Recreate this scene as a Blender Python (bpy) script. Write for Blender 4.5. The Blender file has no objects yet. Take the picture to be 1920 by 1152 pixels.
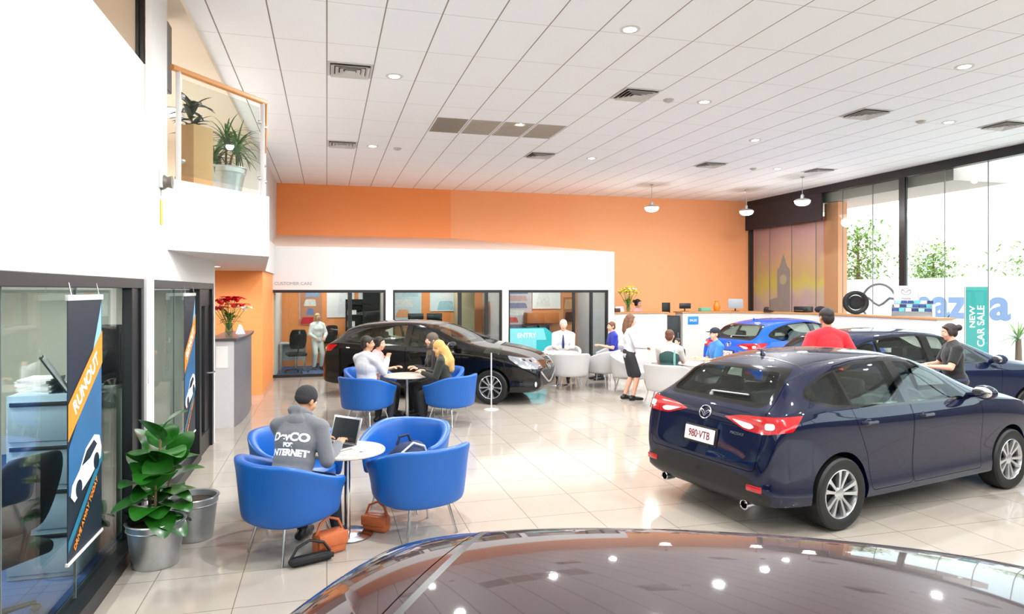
import bpy, bmesh, math, random
from mathutils import Vector as V, Matrix as M, Quaternion
from mathutils.bvhtree import BVHTree
from math import pi, sin, cos, radians as rad, hypot, atan2
random.seed(7)
SC = bpy.context.scene
COL = SC.collection

# ---------------------------------------------------------------- materials
def lin(h):
    h = h.lstrip('#')
    out = []
    for i in (0, 2, 4):
        c = int(h[i:i+2], 16) / 255
        out.append(c/12.92 if c <= .04045 else ((c+.055)/1.055)**2.4)
    return (*out, 1)
MATS = {}
def mat(name, col, rough=.5, metal=0, spec=.5, coat=0, var=.04, scale=18, bump=0, emit=None, es=0, alpha=1, sheen=0, noisy=True):
    """principled material with a little procedural variation of its base colour"""
    if name in MATS: return MATS[name]
    m = bpy.data.materials.new(name); m.use_nodes = True
    nt = m.node_tree; b = nt.nodes['Principled BSDF']
    c = lin(col) if isinstance(col, str) else col
    b.inputs['Base Color'].default_value = c
    b.inputs['Roughness'].default_value = rough
    b.inputs['Metallic'].default_value = metal
    b.inputs['Specular IOR Level'].default_value = spec
    b.inputs['Coat Weight'].default_value = coat
    b.inputs['Coat Roughness'].default_value = .03
    if sheen: b.inputs['Sheen Weight'].default_value = sheen
    if var or bump:
        tc = nt.nodes.new('ShaderNodeTexCoord'); n = nt.nodes.new('ShaderNodeTexNoise')
        n.inputs['Scale'].default_value = scale; n.inputs['Detail'].default_value = 3
        nt.links.new(tc.outputs['Object'], n.inputs['Vector'])
        if var:
            mx = nt.nodes.new('ShaderNodeMix'); mx.data_type = 'RGBA'
            mx.inputs[6].default_value = tuple(max(0, v*(1-var)) for v in c[:3]) + (1,)
            mx.inputs[7].default_value = tuple(min(1, v*(1+var)) for v in c[:3]) + (1,)
            nt.links.new(n.outputs['Fac'], mx.inputs[0]); nt.links.new(mx.outputs[2], b.inputs['Base Color'])
        if bump:
            bp = nt.nodes.new('ShaderNodeBump'); bp.inputs['Strength'].default_value = bump; bp.inputs['Distance'].default_value = .01
            nt.links.new(n.outputs['Fac'], bp.inputs['Height']); nt.links.new(bp.outputs['Normal'], b.inputs['Normal'])
    if emit:
        b.inputs['Emission Color'].default_value = lin(emit); b.inputs['Emission Strength'].default_value = es
    MATS[name] = m
    return m
def glass(name, tint='ffffff', refl=1.45, rough=0):
    """clear pane: transparent tint plus mirror reflection by fresnel"""
    if name in MATS: return MATS[name]
    m = bpy.data.materials.new(name); m.use_nodes = True
    nt = m.node_tree; nt.nodes.clear()
    o = nt.nodes.new('ShaderNodeOutputMaterial'); mx = nt.nodes.new('ShaderNodeMixShader')
    t = nt.nodes.new('ShaderNodeBsdfTransparent'); g = nt.nodes.new('ShaderNodeBsdfGlossy'); f = nt.nodes.new('ShaderNodeFresnel')
    t.inputs[0].default_value = lin(tint); g.inputs['Roughness'].default_value = rough; L = nt.links.new
    ge = nt.nodes.new('ShaderNodeNewGeometry'); ml = nt.nodes.new('ShaderNodeMath'); ml.operation = 'MULTIPLY_ADD'   # same reflectance from both sides of the pane
    L(ge.outputs['Backfacing'], ml.inputs[0]); ml.inputs[1].default_value = 1/refl-refl; ml.inputs[2].default_value = refl; L(ml.outputs[0], f.inputs[0])
    L(f.outputs[0], mx.inputs[0]); L(t.outputs[0], mx.inputs[1]); L(g.outputs[0], mx.inputs[2]); L(mx.outputs[0], o.inputs[0])
    MATS[name] = m
    return m
def nodemat(name, build):
    """material whose colour is built by build(nt, bsdf)"""
    if name in MATS: return MATS[name]
    m = bpy.data.materials.new(name); m.use_nodes = True
    build(m.node_tree, m.node_tree.nodes['Principled BSDF'])
    MATS[name] = m
    return m
def math_node(nt, op, a, b=None, c=None):
    n = nt.nodes.new('ShaderNodeMath'); n.operation = op
    for i, v in enumerate((a, b, c)):
        if v is None: continue
        if isinstance(v, (int, float)): n.inputs[i].default_value = v
        else: nt.links.new(v, n.inputs[i])
    return n.outputs[0]
def mixc(nt, fac, a, b):
    mx = nt.nodes.new('ShaderNodeMix'); mx.data_type = 'RGBA'
    for i, v in ((0, fac), (6, a), (7, b)):
        if isinstance(v, str): mx.inputs[i].default_value = lin(v)
        elif isinstance(v, (int, float)): mx.inputs[i].default_value = v
        else: nt.links.new(v, mx.inputs[i])
    return mx.outputs[2]

# ---------------------------------------------------------------- objects
def tag(o, label=None, cat=None, group=None, kind=None):
    if label: o['label'] = label
    if cat: o['category'] = cat
    if group: o['group'] = group
    if kind: o['kind'] = kind
    return o
def thing(name, label, cat, loc=(0,0,0), rz=0, group=None, scale=None):
    o = bpy.data.objects.new(name, None); COL.objects.link(o)
    o.empty_display_size = .1
    o.location = loc; o.rotation_euler = (0, 0, rz)
    if scale: o.scale = scale
    return tag(o, label, cat, group)
def link(name, me, mats=None, parent=None):
    o = bpy.data.objects.new(name, me); COL.objects.link(o)
    if mats is not None:
        me.materials.clear()
        for m in (mats if isinstance(mats, (list, tuple)) else [mats]): me.materials.append(m)
    if parent: o.parent = parent
    return o
def smooth(me, ang=35):
    me.shade_smooth()
    if ang: me.set_sharp_from_angle(angle=rad(ang))
def copy_tree(o, parent=None):
    c = o.copy(); COL.objects.link(c)
    if parent: c.parent = parent
    for ch in list(o.children): copy_tree(ch, c)
    return c
def evalmesh(o):
    dg = bpy.context.evaluated_depsgraph_get()
    return bpy.data.meshes.new_from_object(o.evaluated_get(dg))
def with_mods(me, *mods):
    """mesh me after modifiers [(type, {settings})]"""
    o = bpy.data.objects.new('tmp', me); COL.objects.link(o)
    for t, kw in mods:
        m = o.modifiers.new('m', t)
        for k, v in kw.items(): setattr(m, k, v)
    r = evalmesh(o)
    bpy.data.objects.remove(o)
    return r
def boolm(a, b, op='DIFFERENCE'):
    oa = bpy.data.objects.new('ta', a); ob = bpy.data.objects.new('tb', b)
    COL.objects.link(oa); COL.objects.link(ob)
    m = oa.modifiers.new('b', 'BOOLEAN'); m.operation = op; m.object = ob; m.solver = 'MANIFOLD'
    r = evalmesh(oa)
    bpy.data.objects.remove(oa); bpy.data.objects.remove(ob)
    return r
def fillet(pts, r, n=4):
    """2D polygon with rounded corners; r scalar or one per corner"""
    out = []; N = len(pts)
    for i, p in enumerate(pts):
        ri = r[i] if isinstance(r, (list, tuple)) else r
        p, a, b = V(p), V(pts[i-1]), V(pts[(i+1) % N])
        da, db = (a-p), (b-p)
        if ri <= 0: out.append(tuple(p)); continue
        k = min(ri, da.length*.45, db.length*.45)
        s, e = p+da.normalized()*k, p+db.normalized()*k
        for j in range(n+1):
            t = j/n
            out.append(tuple(s*(1-t)**2 + p*2*t*(1-t) + e*t*t))
    return out
def grow(pts, d):
    """offset a 2D polygon outwards by d"""
    N = len(pts); area = sum(pts[i-1][0]*pts[i][1]-pts[i][0]*pts[i-1][1] for i in range(N))
    s = 1 if area > 0 else -1
    out = []
    for i in range(N):
        p, a, b = V(pts[i]), V(pts[i-1]), V(pts[(i+1) % N])
        e1, e2 = (p-a), (b-p)
        if e1.length < 1e-6 or e2.length < 1e-6: continue
        n1 = V((e1.y, -e1.x)).normalized()*s; n2 = V((e2.y, -e2.x)).normalized()*s
        n = (n1+n2)
        if n.length < 1e-6: n = n1
        n.normalize(); k = max(.5, n.dot(n1))
        out.append(tuple(p+n*d/k))
    return out

class B:
    """collects shapes into one mesh"""
    def __init__(s): s.bm = bmesh.new(); s.mi = 0
    def _done(s, vs, T=None):
        if T is not None: bmesh.ops.transform(s.bm, matrix=T, verts=vs)
    def face(s, pts, mi=None):
        vs = [s.bm.verts.new(p) for p in pts]
        f = s.bm.faces.new(vs); f.material_index = s.mi if mi is None else mi
        return vs
    def box(s, x0, x1, y0, y1, z0, z1, bev=0, T=None, seg=2):
        r = bmesh.ops.create_cube(s.bm, size=1)
        vs = r['verts']
        for v in vs: v.co = (x0+(v.co.x+.5)*(x1-x0), y0+(v.co.y+.5)*(y1-y0), z0+(v.co.z+.5)*(z1-z0))
        fs = {f for v in vs for f in v.link_faces}
        for f in fs: f.material_index = s.mi
        if bev:
            es = list({e for v in vs for e in v.link_edges})
            g = bmesh.ops.bevel(s.bm, geom=es, offset=bev, segments=seg, affect='EDGES', profile=.5)
            vs = list({v for f in g['faces'] for v in f.verts} | {v for v in vs if v.is_valid})
        s._done(vs, T); return s
    def sweep(s, rings, caps=True, closed=False):
        """rings: list of equal-length point loops"""
        n = len(rings[0]); R = [[s.bm.verts.new(p) for p in ring] for ring in rings]
        pairs = list(zip(R, R[1:])) + ([(R[-1], R[0])] if closed else [])
        for a, b in pairs:
            for i in range(n):
                f = s.bm.faces.new((a[i], a[(i+1) % n], b[(i+1) % n], b[i])); f.material_index = s.mi
        if caps and not closed:
            for ring, rev in ((R[0], True), (R[-1], False)):
                f = s.bm.faces.new(ring[::-1] if rev else ring); f.material_index = s.mi
        return [v for r in R for v in r]
    def tube(s, pts, r, n=8, caps=True, closed=False, T=None, flat=1, round_ends=False):
        pts = [V(p) for p in pts]; N = len(pts)
        rr = list(r) if isinstance(r, (list, tuple)) else [r]*N
        if round_ends:
            d0 = (pts[0]-pts[1]).normalized(); d1 = (pts[-1]-pts[-2]).normalized()
            P, Q = [], []
            for k in (.12, .5, .87): P.append(pts[0]+d0*rr[0]*math.sqrt(max(0, 1-k*k))); Q.append(rr[0]*k)
            P += pts; Q += rr
            for k in (.87, .5, .12): P.append(pts[-1]+d1*rr[-1]*math.sqrt(max(0, 1-k*k))); Q.append(rr[-1]*k)
            pts, rr, N = P, Q, len(P)
        rings = []; prev = None
        for i, p in enumerate(pts):
            a = pts[i-1] if i > 0 else (pts[-1] if closed else p); b = pts[i+1] if i < N-1 else (pts[0] if closed else p)
            d = (b-a)
            d = d.normalized() if d.length > 1e-9 else V((0,0,1))
            if prev is None:
                u = d.orthogonal() if abs(d.z) > .99 else d.cross(V((0,0,1)))
            else: u = prev - d*prev.dot(d)
            u = u.normalized() if u.length > 1e-9 else d.orthogonal().normalized(); prev = u
            w = d.cross(u)
            rings.append([p+u*rr[i]*cos(2*pi*k/n)+w*rr[i]*flat*sin(2*pi*k/n) for k in range(n)])
        vs = s.sweep(rings, caps, closed); s._done(vs, T); return s
    def cyl(s, p0, p1, r0, r1=None, n=20, T=None):
        return s.tube([p0, p1], [r0, r0 if r1 is None else r1], n, T=T)
    def lathe(s, prof, n=32, T=None, closed=False, a0=0, a1=2*pi):
        """profile [(r, z)] turned about z; closed profiles make rings"""
        full = abs(a1-a0-2*pi) < 1e-6; vs = []
        cols = []
        m = n if full else n+1
        for k in range(m):
            a = a0+(a1-a0)*k/n
            cols.append([(r*cos(a), r*sin(a), z) for r, z in prof])
        P = len(prof); R = [[None]*P for _ in cols]
        for j, (r, z) in enumerate(prof):
            if abs(r) < 1e-7:
                v = s.bm.verts.new((0, 0, z)); vs.append(v)
                for k in range(m): R[k][j] = v
            else:
                for k in range(m):
                    v = s.bm.verts.new(cols[k][j]); R[k][j] = v; vs.append(v)
        for k in range(n):
            a, b = R[k], R[(k+1) % m]
            for j in range(P if closed else P-1):
                q = [a[j], b[j], b[(j+1) % P], a[(j+1) % P]]
                u = []
                for v in q:
                    if v not in u: u.append(v)
                if len(u) > 2:
                    f = s.bm.faces.new(u); f.material_index = s.mi
        s._done(vs, T); return s
    def sph(s, c, r, n=16, m=10, T=None, R=None):
        r = (r, r, r) if isinstance(r, (int, float)) else r
        g = bmesh.ops.create_uvsphere(s.bm, u_segments=n, v_segments=m, radius=1)
        mt = M.Translation(c) @ (R.to_4x4() if R is not None else M()) @ M.Diagonal((*r, 1))
        if T is not None: mt = T @ mt
        bmesh.ops.transform(s.bm, matrix=mt, verts=g['verts'])
        for f in {f for v in g['verts'] for f in v.link_faces}: f.material_index = s.mi
        return s
    def prism(s, poly, a, b, plane='xz', T=None):
        """2D polygon extruded from a to b along the third axis"""
        def P(p, t):
            return {'xz': (p[0], t, p[1]), 'yz': (t, p[0], p[1]), 'xy': (p[0], p[1], t)}[plane]
        fa = a if callable(a) else (lambda p: a); fb = b if callable(b) else (lambda p: b)
        vs = s.sweep([[P(p, fa(p)) for p in poly], [P(p, fb(p)) for p in poly]]); s._done(vs, T); return s
    def grid(s, fn, nu, nv, closed_u=False):
        Vv = [[s.bm.verts.new(fn(i/nu, j/nv)) for j in range(nv+1)] for i in range(nu if closed_u else nu+1)]
        for i in range(nu):
            for j in range(nv):
                a, b = Vv[i], Vv[(i+1) % len(Vv)]
                f = s.bm.faces.new((a[j], b[j], b[j+1], a[j+1])); f.material_index = s.mi
        return s
    def mesh(s, recalc=True):
        if recalc: bmesh.ops.recalc_face_normals(s.bm, faces=s.bm.faces[:])
        me = bpy.data.meshes.new('mesh'); s.bm.to_mesh(me); s.bm.free(); return me
    def build(s, name, mats, parent=None, ang=35, recalc=True):
        me = s.mesh(recalc)
        o = link(name, me, mats, parent)
        if ang is not None: smooth(me, ang)
        return o
def text_mesh(body, size, extrude=.002, align='CENTER', bold=0, sx=1, shear=0):
    cu = bpy.data.curves.new('t', 'FONT'); cu.body = body; cu.size = size; cu.extrude = extrude
    cu.align_x = align; cu.align_y = 'CENTER'; cu.offset = bold; cu.shear = shear
    o = bpy.data.objects.new('t', cu); COL.objects.link(o)
    me = evalmesh(o); bpy.data.objects.remove(o)
    if sx != 1: me.transform(M.Diagonal((sx, 1, 1, 1)))
    return me
def lettering(body, size, m, T, parent=None, name='lettering', **kw):
    me = text_mesh(body, size, **kw); me.transform(T)
    return link(name, me, m, parent)
def struct(name, b, m, parent=None, ang=None):
    o = b.build(name, m, parent, ang)
    if parent is None: o['kind'] = 'structure'
    return o
def Rz(a): return M.Rotation(a, 4, 'Z')
def Rx(a): return M.Rotation(a, 4, 'X')
def Ry(a): return M.Rotation(a, 4, 'Y')
def Tr(x, y, z): return M.Translation((x, y, z))
SKY, DOWN, OFFICE, EXPO = 2.0, 300, 80, .64
# ---------------------------------------------------------------- people
def remesh(shapes, voxel=.009, it=4, cut=None):
    b = B()
    for sh in shapes:
        if sh[0] == 'c': b.tube([sh[1], sh[2]], [sh[3], sh[4]], 14, round_ends=True)
        elif sh[0] == 't': b.tube(sh[1], sh[2], 14, round_ends=True)
        elif sh[0] == 'f': b.tube(sh[1], sh[2], 16)
        else: b.sph(sh[1], sh[2], 18, 12, R=sh[3] if len(sh) > 3 else None)
    me = with_mods(b.mesh(), ('REMESH', {'mode': 'VOXEL', 'voxel_size': voxel}), ('SMOOTH', {'factor': .5, 'iterations': it}))
    smooth(me, None); return me
def ik(a, c, l1, l2, pole):
    a, c, pole = V(a), V(c), V(pole).normalized()
    d = c-a; L = min(d.length, (l1+l2)*.995); d.normalize()
    c = a+d*L
    x = (l1*l1-l2*l2+L*L)/(2*L); h = math.sqrt(max(0, l1*l1-x*x))
    p = pole-d*pole.dot(d)
    p = p.normalized() if p.length > 1e-6 else d.orthogonal().normalized()
    return a+d*x+p*h, c
def hand_shapes(w, d, n, side, curl=.5):
    """palm shape and five finger chains at wrist w, pointing along d, back of hand towards n"""
    d = d.normalized(); n = (n-d*n.dot(d)).normalized(); s = d.cross(n)*side
    palm = [('e', w+d*.045, (.043, .050, .018), M((s, d, n)).transposed())]
    fingers = []
    for k, (off, ln) in enumerate(((-.030,.062),(-.011,.074),(.009,.070),(.028,.055))):
        p = w+d*.078+s*off; pts = [p-d*.02, p]; a = curl*.35; dirn = d
        for seg in (.42, .33, .25):
            dirn = (d*cos(a)-n*sin(a)).normalized(); p = p+dirn*ln*seg*1.1; pts.append(p); a += curl*.8
        fingers.append((pts, [.009,.0092,.0086,.0078,.0065]))
    p = w+d*.022-s*.034; td = (d*.75-s*.6-n*.25).normalized()
    fingers.append(([p+s*.012, p, p+td*.032, p+td*.055+d*.006], [.011,.0115,.0098,.0075]))
    return palm, fingers
SKIN = {'light': 'd9a58a', 'tan': 'b98562', 'brown': '8a5a3e', 'pale': 'e6bda4'}
def person(label, loc, rz, h=1.72, pose='stand', lean=0, twist=0, turn=0, nod=0, hands=((.22,.10,.92),(-.22,.10,.92)), feet=None, skin='light',
           hair='short', hairc='2a1a12', top='e9e9ea', sleeve='long', bottom='24262c', bottomtype='trousers', shoes='1a1a1c', fat=1.0, seat=.49, group=None, female=False, extras=()):
    """+y is forward in the person's own frame; hands are wrist targets, feet ankle targets"""
    k = h/1.75
    root = thing('person', label, 'person', loc, rz, group)
    sk = mat('skin_'+skin, SKIN[skin], .5, var=.05)
    hipz = .93*k if pose == 'stand' else seat+.11*k
    pel = V((0, 0, hipz)); Rl = M.Rotation(-lean, 3, 'X') @ M.Rotation(twist, 3, 'Z')
    def U(x, y, z): return pel + Rl @ V((x*k, y*k, z*k))
    sw = (.165 if female else .185)*min(1.12, fat**.4); hw = .085
    neck, chest, belly = U(0,-.005,.53), U(0,-.0,.34), U(0,.0,.14)
    hd = neck + (Rl @ M.Rotation(-nod*.5, 3, 'X')) @ V((0, .012, .158))*k
    hR = M.Rotation(twist, 3, 'Z') @ M.Rotation(turn, 3, 'Z') @ M.Rotation(-(lean*.35+nod), 3, 'X')
    def H(x, y, z): return hd + hR @ V((x*k, y*k, z*k))
    sh = [U(-sw,-.01,.452), U(sw,-.01,.452)]; sh = [sh[1], sh[0]]   # right (+x) first
    arms = []
    for i, s in enumerate((1, -1)):
        t = V(hands[i]); t = V((t.x*k, t.y*k, t.z*k if pose == 'stand' else t.z))
        el, wr = ik(sh[i], t, .295*k, .255*k, (s*.75, -.55, -.6) if pose == 'stand' else (s*.3, -.45, -1))
        arms.append((sh[i], el, wr))
    legs = []
    if feet is None: feet = ((.10,.02,.085),(-.10,-.02,.085)) if pose == 'stand' else ((.11,.40,.085),(-.12,.36,.085))
    for i, s in enumerate((1, -1)):
        hp = pel+V((s*hw*k, 0, -.02))
        kn, an = ik(hp, V(feet[i]), .435*k, .42*k, (s*.12, 1, .35 if pose == 'sit' else 0))
        legs.append((hp, kn, an))
    f = fat
    def torso(e=0, low=True):
        o = [('e', U(0,0,.02), (.155*k*f+e, .115*k*f+e, .11*k+e), Rl), ('e', U(0,.012*f,.15), (.14*k*f+e, .105*k*f+e, .14*k+e), Rl),
             ('e', U(0,.0,.33), (.165*k*f**.7+e, .115*k*f**.6+e, .17*k+e), Rl), ('t', [U(-sw*.8,-.01,.435), U(0,-.012,.48), U(sw*.8,-.01,.435)], [.062*k+e, .075*k+e, .062*k+e])]
        o += [('c', U(0,-.02,.51), U(s*sw*.9,-.012,.452), .066*k+e, .062*k+e) for s in (1, -1)] + [('e', U(0,-.045,.38), (.145*k*f**.6+e, .065*k+e, .14*k+e), Rl)]
        o += [('t', [U(x,0,.0), U(x*.85,.01,.15), U(x*1.1,0,.36)], [.085*k*f+e, .08*k*f+e, .09*k*f**.6+e]) for x in (-.07,.07)]
        if female: o += [('e', U(x,.075,.33), (.062*k+e, .05*k+e, .06*k+e)) for x in (-.065,.065)]
        return o
    def arm(i, e=0, upto=2):
        a, b, c = arms[i]; o = [('c', a, b, .056*k*f**.4+e, .042*k*f**.4+e)]
        if upto > 1: o.append(('c', b, c, .041*k*f**.3+e, .028*k+e))
        return o
    def leg(i, e=0, t=1):
        a, b, c = legs[i]; q = b+(c-b)*t
        return [('c', a, b, .088*k*f**.5+e, .058*k+e), ('t', [b, b+(c-b)*.3*t, q], [.056*k+e, .056*k+e, (.036+(1-t)*.02)*k+e])]
    body = torso()
    body += [('c', U(0,-.012,.47), H(0,-.012,-.08), .056*k, .052*k)]
    # head: skull, face, jaw, nose, brows, ears
    body += [('e', H(0,-.012,.035), (.074*k,.094*k,.088*k), hR), ('e', H(0,.022,-.03), (.060*k,.068*k,.085*k), hR), ('e', H(0,.046,-.088), (.032*k,.03*k,.026*k), hR),
             ('t', [H(0,.088,.012), H(0,.104,-.022), H(0,.095,-.032)], [.009*k,.0125*k,.012*k]), ('t', [H(-.045,.070,.022), H(0,.084,.022), H(.045,.070,.022)], [.010*k]*3)]
    body += [('e', H(s*.076,-.012,-.005), (.012*k,.022*k,.034*k), hR) for s in (1, -1)]
    body += [('e', H(s*.04,.058,-.035), (.022*k,.02*k,.024*k), hR) for s in (1, -1)]
    fing = []
    for i, s in enumerate((1, -1)):
        body += arm(i); a, b, c = arms[i]
        d = (c-b).normalized(); n = V((0, 0, 1)) if abs(d.z) < .8 else V((s*.6, .5, 0))
        pm_, fg = hand_shapes(c, d, n, s, .6); body += pm_; fing += fg
        body += leg(i); hp, kn, an = legs[i]
        body += [('t', [an+V((0,-.045,-.045)), an+V((0,.06,-.045)), an+V((s*.01,.16,-.055))], [.036*k,.036*k,.026*k])]
    me = remesh(body, .0085, 3)
    b = bmesh.new(); b.from_mesh(me); q = B()
    for pts, rr in fing: q.tube(pts, rr, 8, round_ends=True)
    fm = q.mesh(); b.from_mesh(fm); b.to_mesh(me); b.free(); smooth(me, None)
    bo = link('body', me, sk, root)
    for s in (1, -1):
        e = B(); e.sph(H(s*.032,.076,.004), .0125*k, 12, 8); eo = e.build('eye', mat('eye_white', 'eceae6', .2), root, None)
        e = B(); e.sph(H(s*.0325,.0845,.004), .0058*k, 10, 6); e.build('iris', mat('eye_dark', '21140d', .15), eo, None)
        e = B(); e.tube([H(s*.018,.090,.026), H(s*.034,.088,.031), H(s*.052,.076,.025)], .0035*k, 6, round_ends=True); e.build('eyebrow', mat('hair_'+hairc, hairc, .6, var=.2, scale=60), root, None)
    e = B(); e.sph(H(0,.087,-.062), (.022*k,.008*k,.007*k), 12, 8, R=hR); e.build('mouth', mat('lips', 'a4574e', .4), root, None)
    # clothes
    tm = mat('cloth_'+top, top, .85, var=.06, scale=35, bump=.25, sheen=.2)
    shp = torso(.014) + [('e', sh[i], (.074*k*f**.4,.074*k*f**.4,.068*k), Rl) for i in (0, 1)]
    if bottomtype != 'skirt': shp.append(('e', U(0,0,-.03), (.158*k*f+.02, .12*k*f+.02, .10*k), Rl))
    if bottomtype == 'skirt': pass
    for i in (0, 1):
        if sleeve == 'long':
            shp += arm(i, .016); a, bb, c = arms[i]
            shp += [('t', [bb, c-(c-bb).normalized()*.005], [.05*k, .038*k])]
        elif sleeve == 'short':
            a, bb, c = arms[i]; shp.append(('f', [a, a+(bb-a)*.35, a+(bb-a)*.8], [.070*k*f**.4, .066*k*f**.4, .062*k*f**.4]))
    shp += [('t', [U(-.05,-.03,.515), U(0,-.05,.525), U(.05,-.03,.515)], [.03*k]*3)]
    tops = remesh(shp, .010, 9); to = link('shirt', tops, tm, root)
    bmn = mat('cloth_'+bottom, bottom, .8, var=.06, scale=35, bump=.2)
    if bottomtype == 'skirt':
        a = U(0,0,.12); kz = [(legs[i][0]+(legs[i][1]-legs[i][0])*.92) for i in (0, 1)]
        sp = [('e', U(0,0,.03), (.17*k*f, .13*k*f, .13*k), Rl)]
        for i in (0, 1): sp += [('c', legs[i][0], kz[i], .10*k, .085*k)]
        sp += [('c', (legs[0][0]+legs[1][0])/2, (kz[0]+kz[1])/2, .10*k, .085*k)]
        link('skirt', remesh(sp, .011, 5), bmn, root)
    else:
        t = .93 if bottomtype == 'trousers' else .05
        sp = [('e', U(0,0,.0), (.16*k*f+.014, .12*k*f+.014, .11*k), Rl)]
        for i in (0, 1): sp += leg(i, .016, t)
        link(bottomtype, remesh(sp, .011, 4), bmn, root)
    for i, s in enumerate((1, -1)):
        an = legs[i][2]
        sp = [('t', [an+V((0,-.05,-.042)), an+V((0,.06,-.042)), an+V((s*.012,.175,-.052))], [.042*k,.042*k,.032*k]), ('c', an, an+V((0,-.01,-.04)), .044*k, .044*k)]
        me = remesh(sp, .009, 3)
        for v in me.vertices: v.co.z = max(v.co.z, .004)
        link('shoe', me, mat('shoe_'+shoes, shoes, .4, var=.1), root)
    # hair and headwear
    hm = mat('hair_'+hairc, hairc, .6, var=.25, scale=60, bump=.4)
    cap_ = [('e', H(0,-.022,.046), (.083*k,.096*k,.086*k), hR), ('e', H(0,-.055,.0), (.076*k,.058*k,.085*k), hR)]
    fringe = [('t', [H(-.066,.02,.058), H(-.035,.054,.078), H(.03,.056,.078), H(.066,.02,.058)], [.017*k,.020*k,.020*k,.017*k])]
    if hair == 'short':
        link('hair', remesh(cap_+fringe+[('e', H(s*.072,.006,.03), (.014*k,.025*k,.035*k), hR) for s in (1, -1)], .008, 3), hm, root)
    elif hair in ('long', 'bun', 'tail'):
        o = cap_+fringe+[('e', H(s*.074,.0,.0), (.017*k,.04*k,.06*k), hR) for s in (1, -1)]
        if hair == 'long':
            for s in (1, -1): o += [('t', [H(s*.072,-.02,.0), H(s*.082,-.035,-.09), H(s*.07,-.05,-.20), H(s*.05,-.03,-.27)], [.035*k,.04*k,.04*k,.02*k])]
            o += [('t', [H(0,-.085,.0), H(0,-.10,-.10), H(0,-.10,-.22), H(0,-.09,-.29)], [.06*k,.062*k,.06*k,.03*k])]
        elif hair == 'bun': o += [('e', H(0,-.135,.05), (.048*k,.045*k,.048*k), hR)]
        else: o += [('t', [H(0,-.10,.05), H(0,-.15,.02), H(0,-.16,-.10), H(0,-.14,-.2)], [.03*k,.034*k,.034*k,.012*k])]
        link('hair', remesh(o, .0085, 3), hm, root)
    elif hair == 'beanie':
        o = [('e', H(0,-.016,.055), (.090*k,.106*k,.090*k), hR), ('f', [H(0,-.018,.0), H(0,-.016,.055)], [.088*k,.092*k])]
        link('beanie', remesh([('e', H(0,-.018,.05), (.089*k,.108*k,.094*k), hR), ('e', H(0,-.04,.02), (.084*k,.085*k,.06*k), hR)], .008, 3), mat('beanie_knit', '2b2a2c', .95, var=.2, scale=90, bump=.6), root)
    elif hair == 'cap':
        link('hair', remesh(cap_[1:], .009, 3), hm, root)
        co = link('baseball_cap', remesh([('e', H(0,-.014,.062), (.088*k,.104*k,.078*k), hR), ('e', H(0,.115,.055), (.062*k,.06*k,.010*k), hR)], .008, 3), mat('cap_navy', '1c2330', .8), root)
    elif hair == 'scarf':
        o = [('e', H(0,-.018,.035), (.092*k,.108*k,.10*k), hR), ('e', H(0,-.035,-.04), (.090*k,.088*k,.10*k), hR),
             ('t', [H(-.07,.02,-.06), H(-.05,.045,-.115), H(0,.055,-.135), H(.05,.045,-.115), H(.07,.02,-.06)], [.03*k]*5),
             ('e', U(0,-.03,.43), (.17*k,.13*k,.14*k), Rl), ('t', [H(0,-.09,-.05), U(0,-.11,.42), U(0,-.12,.28)], [.085*k,.11*k,.07*k])]
        so = link('headscarf', remesh(o, .009, 4), mat('scarf_'+hairc, hairc, .85, var=.12, scale=20, bump=.4), root)
    root['_'] = 0; del root['_']
    return dict(root=root, U=U, H=H, Rl=Rl, hR=hR, k=k, shirt=to, arms=arms, legs=legs)
def extra_part(P, name, shapes, m, voxel=.01, it=3):
    return link(name, remesh(shapes, voxel, it), m, P['root'])
# ---------------------------------------------------------------- hatchback, built once and copied
# +x forward, y left, ground z=0, origin under the middle of the wheelbase
ST = [ # x, bottom z, half width, belt z, rail y, rail z, top z
 (2.235,.33,.50,.55,.34,.60,.615), (2.20,.24,.68,.63,.44,.685,.705), (2.06,.20,.80,.745,.52,.795,.815), (1.80,.19,.868,.845,.60,.885,.905),
 (1.40,.18,.892,.905,.66,.955,.98), (1.08,.18,.895,.935,.70,.995,1.03), (.86,.18,.895,.95,.715,1.04,1.075),
 (.46,.18,.895,.96,.665,1.225,1.275), (.08,.18,.895,.965,.625,1.36,1.41), (-.32,.18,.895,.97,.60,1.41,1.455),
 (-.82,.18,.895,.98,.59,1.40,1.452), (-1.25,.19,.893,.995,.575,1.37,1.427), (-1.60,.20,.888,1.01,.555,1.31,1.37),
 (-1.73,.21,.880,1.012,.555,1.262,1.312), (-1.81,.21,.872,1.01,.575,1.18,1.21), (-1.96,.22,.855,.99,.625,1.05,1.06), (-2.04,.23,.842,.965,.64,.995,.998),
 (-2.095,.24,.82,.90,.62,.925,.93), (-2.125,.26,.80,.80,.60,.815,.82), (-2.175,.29,.75,.66,.57,.672,.674), (-2.195,.36,.66,.57,.50,.585,.585)]
def Zm(z):
    """lifts the upper body a little above the table below"""
    t = min(1, max(0, (z-.55)/.42)); return z+.062*t*t*(3-2*t)
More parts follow.
